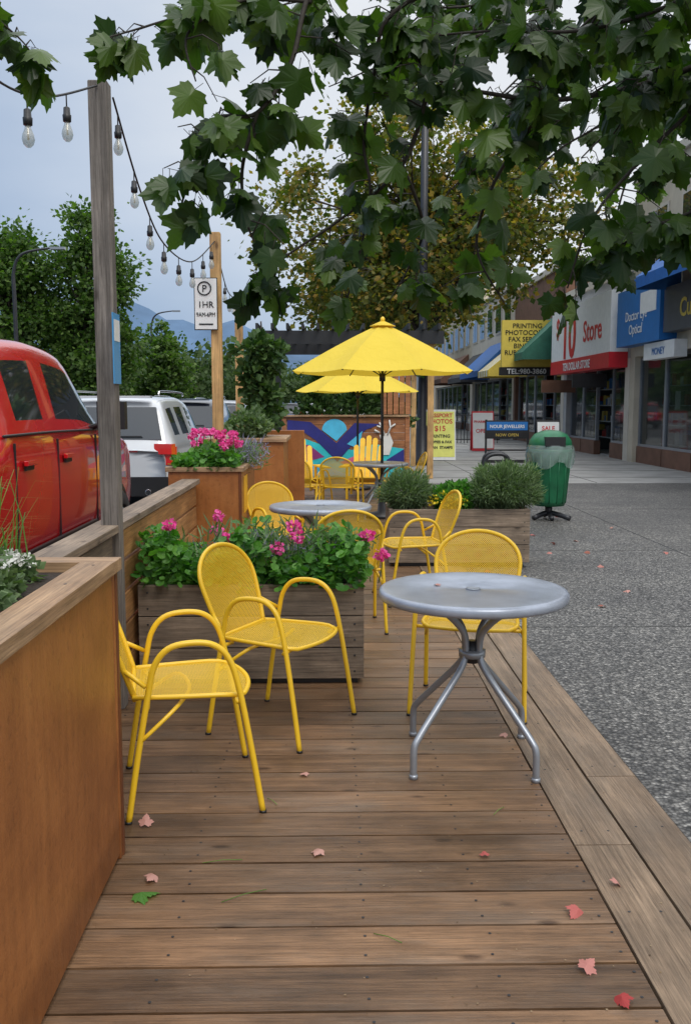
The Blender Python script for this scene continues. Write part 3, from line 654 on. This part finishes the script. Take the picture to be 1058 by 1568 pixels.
b.bb(-1.5,2.3,18.6,18.7,2.72,2.98,'blackm'); b.bb(-1.5,2.3,22.6,22.7,2.72,2.98,'blackm'); 
for i in range(13): b.bb(-1.45+i*.3,-1.40+i*.3,18.3,23.0,2.985,3.10,'blackm')
b.bb(-1.3,-1.25,18.9,22.4,1.0,1.9,'blackm')
b.obj("pergola")
b=MB()
for i in range(5): b.bb(1.05+i*.12,1.15+i*.12,18.55,18.6,1.31,2.1,'cedarX')
b.obj("cedar_screen",bevel=.003)
def adiron():
    b=MB(); m='ywood'
    for s in(-1,1):
        b.box((0.28*s,-.28,.27),(.035,.09,.54),m); b.box((.28*s,.22,.29),(.035,.08,.50),m)
        b.box((.33*s,-.03,.56),(.14,.72,.025),m)
        b.box((.24*s,.05,.25),(.03,.85,.11),m,Matrix.Rotation(R(-14),3,'X'))
    for i in range(6): b.box((0,-.32+i*.09,.375-i*.021),(.50,.078,.022),m,Matrix.Rotation(R(-14),3,'X'))
    rot=Matrix.Rotation(R(-20),3,'X')
    for i in range(5):
        u=(i-2); h=.86-.045*u*u
        rr=rot@Matrix.Rotation(R(u*1.4),3,'Y'); base=Vector((u*.094,.20+.006*abs(u),.22))
        c=base+rr@Vector((0,0,h/2)); b.box(c,(.090,.02,h),m,rr)
        b.lathe([(.045,-.01),(.045,.01)],base+rr@Vector((0,0.002,h)),m,16,rr@Matrix.Rotation(R(90),3,'X'),False)
    b.box((0,.37,.58),(.52,.03,.07),m,rot); b.box((0,.24,.26),(.5,.03,.07),m,rot)
    return b.mesh("adirondack_chair")
am=adiron()
inst(am,"adirondack_chair",(-.43,14.6,0),R(14),.93); inst(am,"adirondack_chair",(.58,14.8,0),R(-10),.93)
# ------------------------------------------------------------------ vehicles
def loft(b,st,body,glassI,wsI):
    rings=[]
    for (y,W,zb,zl,zt,Wt) in st:
        h=[(0,zb),(W*.90,zb),(W*.985,zb+.10),(W,zb+.5*(zl-zb)),(W*.99,zl-.05),(W*.955,zl),(Wt,zt-.085),(Wt-.06,zt-.02),(Wt*.5,zt),(0,zt+.008)]
        rings.append([(x,y,z) for x,z in h]+[(-x,y,z) for x,z in h[-2:0:-1]])
    n=len(rings[0]); V=[p for r_ in rings for p in r_]
    G=[];B=[]
    for i in range(len(st)-1):
        for k in range(n):
            f=(i*n+k,i*n+(k+1)%n,(i+1)*n+(k+1)%n,(i+1)*n+k)
            side=k in(5,12); top=k in(7,8,9,10)
            (G if (side and i in glassI) or (top and i in wsI) else B).append(f)
    B.append(tuple(range(n))); B.append(tuple((len(st)-1)*n+k for k in range(n))[::-1])
    o=len(b.V); b.V+=V
    for f in B: b.F.append(tuple(i+o for i in f)); b.M.append(b.mi(body)); b.S.append(True)
    for f in G: b.F.append(tuple(i+o for i in f)); b.M.append(b.mi('glass')); b.S.append(True)
def wheels(b,ys,W,r=.38):
    ax=Matrix.Rotation(R(90),3,'Y')
    for yv in ys:
        for s in(-1,1):
            b.lathe([(r*1.17,-.02),(r*1.17,.0)],(s*(W+.003) - (0 if s>0 else -.02),yv,r*1.02),'black',28,ax,False)
            b.lathe([(r*.55,-.12),(r*.9,-.12),(r,-.09),(r,.07),(r*.92,.105),(r*.66,.11),(r*.62,.08)],(s*(W-.06),yv,r),'rubber',28,ax)
            b.lathe([(r*.62,-.02),(r*.60,.02)],(s*(W+.0)+.015*s,yv,r),'chrome',24,ax)
            for q in range(6):
                m_=Matrix.Rotation(2*math.pi*q/6,3,'X'); b.box(Vector((s*(W+.035),yv,r))+m_@Vector((0,0,r*.3)),(.02,.05,r*.55),'steel',m_)
def pickup(name,x,y,z,col):
    e=empty(name,(x,y,z)); b=MB()
    st=[(0,.86,.6,1.2,1.36,.84),(.06,.95,.55,1.32,1.44,.93),(.8,.98,.5,1.34,1.46,.94),(1.80,.99,.5,1.36,1.48,.94),(1.86,.99,.5,1.42,1.54,.92),
        (2.02,.99,.48,1.46,2.06,.80),(2.14,.99,.48,1.46,2.12,.80),(2.95,.99,.48,1.45,2.15,.81),(3.05,.99,.48,1.45,2.15,.81),(3.78,.99,.48,1.44,2.12,.80),(4.00,.99,.48,1.43,2.02,.80),
        (4.48,.99,.48,1.42,1.62,.86),(4.66,.99,.48,1.40,1.49,.88),(5.2,.99,.48,1.36,1.46,.86),(5.7,.96,.48,1.26,1.40,.82),(5.86,.89,.5,1.1,1.24,.76),(5.92,.79,.55,1.0,1.1,.68)]
    loft(b,st,col,{6,8,9,10},{4,10,9,11}); b.obj("body",e,sub=2)
    b=MB(); wheels(b,(1.05,4.9),.985,.42)
    for s in (-1,1):
        b.tube(cr([(s*.965,1.9,1.45),(s*.975,3.0,1.45),(s*.965,4.4,1.43)],4),.011,'black',6)
        for yv in (2.20,3.12): b.box((s*1.01,yv+.08,1.26),(.03,.20,.035),col); b.box((s*.998,yv+.08,1.24),(.02,.16,.06),'black')
        for yv in (2.05,3.0,4.12): b.box((s*.982,yv,1.0),(.018,.008,.8),'black')
        b.box((s*.995,2.9,.62),(.03,2.2,.09),'black')
        b.box((s*1.15,4.05,1.56),(.24,.11,.24),'black'); b.tube([(s*.94,4.1,1.45),(s*1.10,4.08,1.50)],.025,'black')
    b.bb(-.8,.8,5.88,5.98,.5,.76,'chrome'); b.bb(-.9,.9,-.08,.02,.5,.68,'chrome')
    for s in (-1,1): b.box((s*.9,.01,1.1),(.1,.06,.32),'tail'); b.box((s*.74,5.86,1.1),(.22,.08,.16),'white')
    b.obj("trim",e,bevel=.012)
def suv(name,x,y,z,col,rz=0):
    e=empty(name,(x,y,z),rz); b=MB()
    st=[(0,.84,.42,.92,1.00,.80),(.05,.93,.38,1.0,1.10,.86),(.12,.96,.34,1.08,1.20,.86),(.30,.97,.33,1.12,1.66,.76),(.44,.97,.33,1.12,1.76,.74),(1.05,.97,.33,1.11,1.79,.73),(1.13,.97,.33,1.11,1.79,.73),(2.0,.97,.33,1.10,1.80,.73),(2.08,.97,.33,1.10,1.80,.73),(2.9,.97,.33,1.08,1.75,.73),
        (3.25,.97,.33,1.08,1.52,.75),(3.65,.97,.33,1.06,1.18,.82),(3.8,.97,.33,1.05,1.12,.84),(4.4,.95,.33,.98,1.06,.80),(4.85,.90,.35,.85,.94,.74),(4.95,.80,.4,.75,.8,.66)]
    loft(b,st,col,{4,6,8,9},{9,10}); b.obj("body",e,sub=2)
    b=MB(); wheels(b,(.98,3.9),.965,.36)
    b.add([(-.78,.08,1.15),(.78,.08,1.15),(.68,.235,1.62),(-.68,.235,1.62),(-.78,.16,1.13),(.78,.16,1.13),(.68,.33,1.60),(-.68,.33,1.60)],[(0,1,2,3),(0,4,5,1),(1,5,6,2),(2,6,7,3),(3,7,4,0)],'glass')
    for s in(-1,1):
        b.box((s*.83,.035,1.02),(.28,.12,.15),'tail',Matrix.Rotation(R(-s*18),3,'Z')); b.box((s*.90,.07,.92),(.13,.16,.26),'tail',Matrix.Rotation(R(-s*25),3,'Z'))
        b.tube(cr([(s*.68,.55,1.79),(s*.68,.65,1.85),(s*.68,2.5,1.85),(s*.68,2.7,1.79)],4),.016,'chrome')
        b.lathe([(.045,0),(.045,.08),(.035,.08)],(s*.6,.0,.40),'chrome',16,Matrix.Rotation(R(90),3,'X'))
        b.box((s*1.05,3.05,1.16),(.16,.10,.15),col)
        b.box((s*.965,2.4,.36),(.03,2.2,.10),'black')
    b.bb(-.90,.90,-.05,.05,.34,.62,'black'); b.bb(-.26,.26,-.02,-.005,.78,.91,'signblue'); b.bb(-.24,.24,-.025,-.021,.80,.89,'white'); b.bb(-.45,.45,-.015,.0,.97,1.0,'chrome')
    b.bb(-.6,.6,.22,.40,1.75,1.78,col); b.box((.25,.06,1.2),(.5,.015,.015),'black')
    b.obj("trim",e,bevel=.012)
pickup("pickup_truck",-3.03,3.95,-.15,'red')
suv("parked_suv",-3.20,13.2,-.15,'silver')
suv("parked_car",-3.3,20.5,-.15,'darkcar'); suv("parked_car",-3.3,27,-.15,'silver'); suv("parked_car",-3.4,34,-.15,'silver')
suv("car",-5.2,62,-.15,'red'); suv("car",-1.5,80,-.15,'silver'); suv("car",-3.0,72,-.15,'darkcar')
# ------------------------------------------------------------------ street furniture
e=empty("litter_bin",(2.9,12.0,0)); b=MB()
b.lathe([(.20,.18),(.225,.25),(.265,.80),(.285,.88),(.29,.92),(.275,.93)],(0,0,0),'green',28)
for k in range(14):
    a=2*math.pi*k/14; b.tube([(.215*math.cos(a),.215*math.sin(a),.22),(.275*math.cos(a),.275*math.sin(a),.86)],.010,'green',6)
b.lathe([(.27,.93),(.285,.95),(.27,1.04),(.21,1.12),(.11,1.165),(.01,1.175)],(0,0,0),'green',28)
b.box((0,-.235,1.03),(.26,.10,.12),'black'); b.tube([(0,0,.2),(0,0,.04)],.05,'blackm'); b.tube(cr([(-.22,-.1,.02),(0,0,.08),(.25,-.15,.02)],4),.035,'blackm'); b.tube(cr([(0,.22,.02),(0,0,.07),(0,-.2,.02)],4),.03,'blackm')
b.obj("bin_body",e)
V=[];F=[];n1=60
for i,(z,r_) in enumerate([(.98,.292),(.93,.303),(.86,.312),(.79,.310),(.72,.296)]):
    for k in range(n1):
        a=2*math.pi*k/n1; q=r_+.014*math.sin(k*1.3+i*2)*(.5+i*.3); V.append((q*math.cos(a),q*math.sin(a),z-.03*i*.4*math.sin(k*.5)))
for i in range(4):
    for k in range(n1): F.append((i*n1+k,i*n1+(k+1)%n1,(i+1)*n1+(k+1)%n1,(i+1)*n1+k))
b=MB(); b.add(V,F,'bag',True); b.obj("plastic_bag",e)
b=MB()
for yv,xx in ((14.0,2.38),(14.6,2.45)): b.tube(cr([(xx,yv,0),(xx,yv,.55),(xx+.07,yv,.72),(xx+.28,yv,.74),(xx+.38,yv,.6),(xx+.40,yv,0)],5),.028,'blackm',10)
b.obj("bike_rack")
e=empty("street_lamp",(2.32,23,0)); b=MB()
b.lathe([(.21,0),(.21,.1),(.17,.14),(.15,.9),(.11,1.0),(.10,4.5),(.075,12.2)],(0,0,0),'blackm',20)
b.tube(cr([(0,0,12.0),(-.4,0,12.5),(-1.2,0,12.7),(-2.0,0,12.7)],5),.05,'blackm'); b.box((-2.3,0,12.68),(.7,.3,.13),'blackm'); b.obj("pole",e)
def cobra(x,y,h,d,name="street_lamp"):
    e=empty(name,(x,y,-.1)); b=MB(); b.tube(cr([(0,0,0),(0,0,h*.7),(.02*d,0,h*.88),(.5*d,0,h*.97),(1.9*d,0,h)],6),[.12-.003*i for i in range(25)],'blackm',8); b.box((2.2*d,0,h-.02),(.7,.28,.12),'steel'); b.obj("pole",e)
cobra(-15.4,46,9.2,1.0); cobra(-15.6,82,9.8,1.0)
def aframe(name,x,y,w,h,face,texts,frame='black'):
    e=empty(name,(x,y,0)); b=MB()
    for s in(-1,1):
        rot=Matrix.Rotation(R(-9*s*-1),3,'X'); 
        b.box((0,.12*s,h/2),(w,.03,h),frame,rot); b.box((0,.12*s+(-.019 if s<0 else .019),h/2+.02),(w-.06,.006,h-.14),face,rot)
    b.obj("panels",e,bevel=.004)
    for i,(t,z,sz,m) in enumerate(texts): text("lettering",t,(0,-.150+(z-h/2)*math.tan(R(9)),z),sz,m,e,rot=(R(81),0,0),off=.003)
aframe("sandwich_board",3.0,25,.84,1.38,'signlime',[("PASSPORT",1.17,.145,'signred'),("PHOTOS",1.0,.17,'signred'),("$15",.80,.20,'signred'),("PRINTING",.62,.12,'black'),("COPIES & FAX",.47,.10,'black'),("SCAN  STAMPS",.32,.10,'black')],'white')
aframe("sandwich_board",5.0,30,.72,1.30,'white',[("PHARMACY",.92,.11,'signred'),("OPEN",.6,.18,'signred')],'signred')
e=empty("jewellers_board",(4.65,24,0)); b=MB()
b.bb(-.58,.58,-.02,.02,.62,1.10,'black'); b.bb(-.54,.54,-.026,-.021,.84,1.06,'signblue'); b.bb(-.54,.54,-.026,-.021,.66,.80,'black')
for xx in(-.55,.55): b.bb(xx-.025,xx+.025,-.025,.025,0,1.12,'black')
b.bb(-.55,.55,-.25,-.2,0,.05,'black'); b.bb(-.55,.55,.2,.25,0,.05,'black'); b.bb(-.55,.55,-.02,.02,.3,.34,'black'); b.obj("panel",e,bevel=.004)
text("lettering","NOUR JEWELLERS",(0,-.031,.90),.12,'white',e,sx=.95,off=.002); text("lettering","NOW OPEN",(0,-.031,.68),.11,'shelfb',e)
aframe("poster_stand",5.62,23.6,.62,1.12,'white',[("SALE",.85,.16,'signred'),("WATCHES",.6,.10,'black')],'black')
b=MB()
for i in range(14): b.tube([(4.9+i*.13,36,0),(4.9+i*.13,36,1.15)],.014,'blackm',5)
for zz in(.15,1.1): b.tube([(4.85,36,zz),(6.7,36,zz)],.02,'blackm',5)
b.obj("iron_fence")
e=empty("hanging_flower_basket",(2.32,22.9,0)); b=MB(); b.lathe([(.05,2.2),(.22,2.35),(.26,2.45)],(0,-.3,0),'bark',14); b.tube([(0,0,2.9),(0,-.3,2.85),(0,-.3,2.45)],.012,'blackm',5); b.obj("basket",e)
C,D=blob(500,(0,-.3,2.45),(.32,.3,.25),.5); scatter("leaves",*QT,C,D,rdir(500),rng.uniform(.04,.08,500),'ger',e); C,D=blob(120,(0,-.3,2.5),(.33,.3,.25),.9); scatter("flowers",*ROUND,C,D,rdir(120),rng.uniform(.04,.07,120),'pink',e)
# ------------------------------------------------------------------ shops
FX=8.0
def shop(name,y0,y1,H,wall,nb,door=1,up=True):
    e=empty(name); b=MB(); hz=2.75
    b.bb(FX,FX+9,y0+.01,y1-.01,hz,H,wall); b.bb(FX-.08,FX+9.05,y0,y1,H+.003,H+.22,'cream')
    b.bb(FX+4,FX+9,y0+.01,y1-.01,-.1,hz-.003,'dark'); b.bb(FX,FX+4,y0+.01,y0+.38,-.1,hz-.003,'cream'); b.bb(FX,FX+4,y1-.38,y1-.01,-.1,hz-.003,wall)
    b.bb(FX+.3,FX+3.99,y0+.39,y1-.39,-.1,.02,'conc')
    W=(y1-y0-.78)/nb
    for i in range(nb):
        a=y0+.39+i*W
        if i==door:
            b.bb(FX+.9,FX+.92,a+.06,a+W-.06,.05,2.2,'shopglass'); b.bb(FX+.88,FX+.94,a,a+.06,0,hz-.01,'blackm'); b.bb(FX+.88,FX+.94,a+W-.06,a+W,0,hz-.01,'blackm'); b.bb(FX+.88,FX+.94,a+.06,a+W-.06,2.2,2.28,'blackm'); b.bb(FX+.86,FX+.88,a+.1,a+.13,.9,1.2,'chrome'); continue
        b.bb(FX+.1,FX+.3,a+.03,a+W-.03,-.1,.42,'brown'); b.bb(FX+.18,FX+.19,a+.06,a+W-.06,.43,2.65,'shopglass')
        for yy_ in (a,a+W-.06): b.bb(FX+.14,FX+.24,yy_,yy_+.06,.42,2.70,'steel')
        b.bb(FX+.14,FX+.24,a+.06,a+W-.06,.421,.48,'steel'); b.bb(FX+.14,FX+.24,a+.06,a+W-.06,2.66,2.72,'steel')
        for _ in range(random.choice((0,1,2))):
            q=random.uniform(a+.1,a+W-.75); hh=random.uniform(.2,.45); zz=random.uniform(.8,1.7); b.bb(FX+.195+.004*_,FX+.198+.004*_,q,q+random.uniform(.2,.4),zz,zz+hh,random.choice(['shelfa','shelfc','signblue','shelfb','signyel']))
        for s_ in range(4):
            zz=.5+s_*.5; b.bb(FX+.7,FX+1.1,a+.1,a+W-.1,zz-.03,zz,'white')
            yy_=a+.12
            while yy_<a+W-.35:
                ww=random.uniform(.1,.3); b.bb(FX+.72,FX+1.0,yy_,yy_+ww,zz+.002,zz+random.uniform(.12,.38),random.choice(['shelfa','shelfb','shelfc','signblue','dark','signgrey'])); yy_+=ww+.04
    if up:
        z=4.9
        while z+1.5<H:
            k=y0+.8
            while k+1.4<y1:
                b.bb(FX-.03,FX-.005,k-.08,k+1.38,z-.08,z+1.38,'cream'); b.bb(FX-.04,FX-.031,k,k+.62,z,z+1.3,'glass'); b.bb(FX-.04,FX-.031,k+.68,k+1.3,z,z+1.3,'glass'); k+=2.3
            z+=2.7
    b.obj("structure",e,bevel=.0); return e
FR=(R(90),0,R(-90))
A0=shop("retail_building",8,14.4,7.6,'stucco',4); A=shop("retail_building",14.42,24.5,7.2,'stucco',5)
B=shop("discount_store_building",24.52,31.4,5.0,'greywall',4); Cb=shop("print_shop_building",31.42,40,6.2,'brown',5); D_=shop("retail_building",40.02,52,6.6,'cream',6); E_=shop("retail_building",52.02,70,8.0,'stucco',8)
shop("retail_building",70.1,100,8,'greywall',10)
b=MB(); b.bb(FX-.35,FX-.01,14.6,21.2,3.15,4.15,'signgrey'); b.obj("fascia_sign",A)
text("lettering","Currency Exchange",(FX-.36,18.0,3.42),.56,'shelfb',A,FR,off=.01); text("phone_lettering","604-990-7209",(FX+.13,18.9,2.46),.24,'white',A,FR)
b=MB(); b.bb(FX-.42,FX-.01,21.25,24.4,3.0,4.4,'signblue'); b.bb(FX-.43,FX-.421,21.5,22.6,3.7,4.2,'white'); b.bb(FX-.30,FX-.005,20.6,22.6,2.58,2.97,'white'); b.obj("blue_fascia_sign",A)
text("lettering","Doctor Eye\nOptical",(FX-.43,22.9,3.6),.34,'white',A,FR); text("lettering","MONEY",(FX-.31,21.6,2.68),.24,'signblue',A,FR)
b=MB(); b.bb(FX-.5,FX-.01,24.7,31.2,2.92,4.55,'white'); b.bb(FX-.52,FX-.01,24.7,31.2,2.50,2.915,'signred'); b.obj("store_sign",B)
text("currency","$",(FX-.51,30.35,3.70),.85,'signred',B,FR,off=.012); text("price","10",(FX-.51,29.0,3.0),1.9,'signred',B,FR,sx=.9,off=.05); text("name","Store",(FX-.51,26.4,3.35),.85,'signred',B,FR,sx=1.0,off=.012); text("strip","TEN DOLLAR STORE",(FX-.53,28.0,2.58),.33,'white',B,FR,off=.006)
def awning(name,par,y0,y1,x1,zt,zb,mat,stripes=None):
    b=MB(); n_=stripes or 1
    for i in range(n_):
        a=y0+(y1-y0)*i/n_; c=y0+(y1-y0)*(i+1)/n_; m=mat if i%2==0 or not stripes else 'white'
        b.add([(FX-.01,a,zt),(FX-.01,c,zt),(x1,c,zb),(x1,a,zb),(x1,a,zb-.25),(x1,c,zb-.25)],[(0,1,2,3),(3,2,5,4)],m)
    for yy_ in(y0,y1): b.poly([(FX-.01,yy_,zt),(x1,yy_,zb),(x1,yy_,zb-.25),(FX-.01,yy_,zb-.25)],mat)
    b.obj(name,par)
awning("awning",A,14.7,21.1,6.9,5.2,4.35,'blueawn'); awning("awning",Cb,31.6,35.2,6.6,4.6,3.3,'greenawn'); awning("awning",Cb,37.2,39.8,6.4,4.2,2.9,'signyel',9); awning("awning",D_,40.4,46,6.5,4.4,3.0,'blueawn'); awning("awning",D_,46.5,51.5,6.6,4.2,2.9,'dark'); awning("awning",E_,53,60,6.4,4.4,3.0,'brown')
e=Cb; b=MB(); b.bb(6.15,7.98,33,33.2,2.85,4.5,'signyel'); b.bb(6.10,8.0,32.98,33.22,2.55,2.84,'black'); b.obj("blade_sign",e)
text("lettering","PRINTING\nPHOTOCOPIES\nFAX SERVICE\nBINDING\nRUBBER STAMP",(7.05,32.99,4.22),.235,'black',e,off=.002); text("lettering","TEL:980-3860",(7.05,32.97,2.61),.25,'white',e,off=.005)
b=MB(); b.bb(6.9,8,29.9,30,1.9,2.3,'brown'); b.bb(7.0,8,26.5,26.6,2.0,2.4,'black'); b.obj("hanging_sign",B)
# ------------------------------------------------------------------ trees
def tree(name,x,y,z0,cz,rad,n,ls,mat,nclump=40,trunk=.16,tmpl=QT,cone=0.0,cs=(.14,.30),rr=(.45,1.0)):
    e=empty(name); b=MB()
    b.tube(cr([(x,y,z0-.1),(x+.05,y,z0+cz*.4),(x-.03,y,z0+cz)],4),[trunk*(1.15-.07*i) for i in range(9)],'bark',10)
    C=[];D=[]
    for k in range(nclump):
        d=rng.normal(size=3); d/=np.linalg.norm(d); r_=rr[0]+(rr[1]-rr[0])*rng.random()
        q=d*r_*np.array(rad)*.9
        if cone: f_=1-cone*max(0,q[2]/rad[2]); q[0]*=f_; q[1]*=f_
        c0=np.array([x,y,z0+cz])+q
        b.tube(cr([(x,y,z0+cz*random.uniform(.5,.95)),tuple((np.array([x,y,z0+cz])*.5+c0*.5)+rng.normal(size=3)*.15),tuple(c0)],3),[trunk*.3*(1-i/7.5) for i in range(7)],'bark',5)
        s=random.uniform(*cs)*rad[0]; m=int(n/nclump*random.uniform(.6,1.4))
        c_=c0+rng.normal(size=(m,3))*np.array([s,s,s*.75])*.6; C+=c_.tolist(); D+=(c_-c0+[0,0,-.1]).tolist()
    b.obj("trunk",e)
    m=len(C); D=np.array(D)+rng.normal(size=(m,3))*.4
    scatter("crown",*tmpl,C,D,rng.normal(size=(m,3))+[0,0,.8],rng.uniform(ls*.6,ls*1.35,m),mat,e)
tree("street_tree",2.6,26,0,6.4,(4.3,3.0,3.3),30000,.15,'olive',120,.16,cs=(.08,.26),rr=(.25,1.18))
tree("street_tree",2.6,40,0,6.5,(4,4,3.4),10000,.22,'olive',55,.16)
tree("street_tree",3.2,56,0,6.5,(4,4,3.4),7000,.28,'gtree',40,.16)
for (x,y,cz,rad,n_) in [(-20.2,60,7.1,(3.3,3.2,7.0),15000),(-15.3,60,7.6,(3.3,3.2,7.6),17000),(-12.6,70,4.2,(2.4,3,3.9),7000),(-25.5,57,6.4,(3.4,4,5),8000),(-17.6,66,5.2,(2.6,3,4.5),7000)]:
    tree("broadleaf_tree",x,y,-.2,cz,rad,n_,.30,'gtree',85,.3,cone=.45,cs=(.16,.32))
C=[];
for k in range(120):
    x=random.uniform(-48,-12) if k<70 else random.uniform(-12,9); y=random.uniform(105,150) if k<70 else random.uniform(150,190)
    top=random.uniform(6.0,10.5) if k<70 else random.uniform(6,9.5); 
    c_,_=blob(260,(x,y,top*.55),(random.uniform(2.2,3.6),3,top*.48),.35); C+=c_.tolist()
m=len(C); scatter("distant_trees",*QT,C,rdir(m),rdir(m,.8),rng.uniform(.45,1.0,m),'fartree')
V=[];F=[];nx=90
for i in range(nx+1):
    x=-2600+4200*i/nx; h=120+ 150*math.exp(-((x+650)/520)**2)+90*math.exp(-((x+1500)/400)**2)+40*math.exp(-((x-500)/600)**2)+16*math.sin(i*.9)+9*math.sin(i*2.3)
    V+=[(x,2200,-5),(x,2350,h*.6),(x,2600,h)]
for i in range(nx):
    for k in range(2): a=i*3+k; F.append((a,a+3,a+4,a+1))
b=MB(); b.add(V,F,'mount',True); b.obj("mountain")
# ------------------------------------------------------------------ foreground maple
random.seed(21)
e=empty("maple_tree"); b=MB()
b.tube(cr([(2.75,.9,0),(2.72,.95,1.2),(2.65,1.1,2.4),(2.45,1.4,3.3),(2.1,1.9,4.2),(1.6,2.6,5.0)],4),[.16,.15,.145,.14,.14,.135,.13,.125,.12,.115,.11,.105,.10,.09,.085,.08,.075,.07,.06,.05,.04],'bark',12)
BR=[
 (.014,.050,[(2.5,1.35,3.2),(1.7,2.5,2.75),(1.13,2.9,2.53),(.767,3.0,2.46),(.522,3.0,2.47),(.318,3.0,2.53),(.196,3.0,2.72)]),
 (.010,.080,[(2.3,1.7,3.6),(1.2,2.6,3.0),(.5,3.0,2.85),(.2,3.0,2.71),(.145,3.05,2.55),(.114,3.1,2.35),(.135,3.1,2.19),(.094,3.15,1.97),(.053,3.2,1.84)]),
 (.010,.055,[(.5,3.0,2.9),(.1,2.9,2.85),(-.05,2.85,2.71),(-.11,2.8,2.49),(-.21,2.8,2.35),(-.335,2.8,2.33),(-.40,2.8,2.19),(-.45,2.85,2.08)]),
 (.007,.060,[(-.21,2.8,2.35),(-.26,2.85,2.2),(-.25,2.9,2.05),(-.20,2.95,1.95)]),
 (.008,.060,[(.1,2.9,2.85),(-.2,2.9,2.80),(-.40,3.0,2.72),(-.55,3.0,2.67),(-.69,3.0,2.63)]),
 (.008,.080,[(.318,3.0,2.51),(.24,3.1,2.28),(.03,3.2,2.12),(-.15,3.2,2.00),(-.31,3.25,1.86)]),
 (.008,.10,[(.69,3.0,2.45),(.56,3.2,2.25),(.52,3.3,2.05),(.62,3.3,1.86)]),
 (.009,.055,[(1.5,2.6,2.7),(1.13,2.9,2.41),(.95,3.0,2.23),(.83,3.0,2.07),(.78,3.05,1.88)]),
 (.008,.05,[(1.6,2.5,2.5),(1.2,2.8,2.14),(1.0,3.0,2.05),(.88,3.05,1.96)]),
 (.009,.045,[(1.5,2.5,2.9),(1.1,2.7,2.68),(.8,2.9,2.63),(.52,3.0,2.66),(.28,3.0,2.64)]),
 (.006,.05,[(-1.5,2.6,2.9),(-1.1,2.9,2.72),(-.97,3.0,2.64),(-.91,3.0,2.57)]),
 (.007,.06,[(-.05,2.85,2.68),(-.25,2.8,2.66),(-.40,2.75,2.55),(-.38,2.75,2.42)]),
 (.007,.10,[(.24,3.1,2.28),(.33,3.3,2.12),(.28,3.4,1.98),(.22,3.4,1.88)]),
 (.007,.06,[(1.1,2.85,2.66),(1.0,3.0,2.5),(.93,3.1,2.38)]),
 (.010,.09,[(2.4,1.6,3.4),(1.9,3.6,3.4),(1.5,4.6,3.15),(1.1,5.0,2.95),(.75,5.2,2.75),(.6,5.3,2.6)]),
 (.010,.07,[(1.9,3.6,3.4),(1.9,4.6,3.1),(1.7,5.2,2.85),(1.6,5.3,2.5),(1.5,5.4,2.3)]),
 (.010,.10,[(1.5,4.6,3.15),(.9,4.8,3.35),(.4,5.0,3.3),(.0,5.0,3.15)]),
 (.010,.09,[(1.9,3.8,3.6),(1.3,4.6,3.6),(.7,5.0,3.55),(.1,5.0,3.6),(-.5,5.0,3.5)]),
]
for k in range(13):
    x=random.uniform(.5,2.0); y=random.uniform(4.0,6.0); kk=random.uniform(.30,.40)
    if x<.9: kk=random.uniform(.35,.41)
    z=1.5+y*kk
    BR.append((.010,.08,[(2.2,2.6,4.0),((2.2+x)/2,(2.6+y)/2+.3,(4.0+z)/2+.25),(x+.15,y-.1,z+.1),(x-.15,y+.1,z-.12),(x-.3,y+.15,z-.26)]))
LC=[];LD=[];LU=[];LS=[]
def leaf(p,dirv,s):
    LC.append(tuple(p)); LD.append(tuple(dirv)); LU.append((random.gauss(0,.6),random.gauss(-.55,.6),random.gauss(.45,.4))); LS.append(s)
for bi,(r0,step,pts) in enumerate(BR):
    P=cr(pts,8); n_=len(P); b.tube(P,[r0*(1-.72*i/n_) for i in range(n_)],'twig',6)
    acc=0
    for i in range(1,n_):
        seg=(P[i]-P[i-1]).length; acc+=seg
        while acc>step:
            acc-=step
            if P[i].y<2.3: continue
            d=Vector((random.gauss(0,1),random.gauss(0,1),random.gauss(-.15,.5))).normalized(); L=random.uniform(.03,.19)
            if bi==10: L*=.7
            q=P[i]+d*L; mid=P[i]+d*L*.5+Vector((0,0,.02)); b.tube([P[i],mid,q],[.0028,.002,.0014],'twig',4)
            for k in range(random.choice((2,3,3,4,5))):
                t=random.uniform(.4,1.05); a=P[i]+d*L*t
                dd=Vector((random.gauss(0,.55),random.gauss(0,.55),random.uniform(-1.2,-.05))).normalized()
                pe=a+dd*random.uniform(.02,.05); b.tube([a,pe],.0011,'twig',3)
                leaf(pe,dd+Vector((0,0,-.35)),random.uniform(.055,.120))
b.obj("branches",e)
scatter("foliage",*MT,LC,LD,LU,LS,'maple',e)
print("leaves",len(LC))
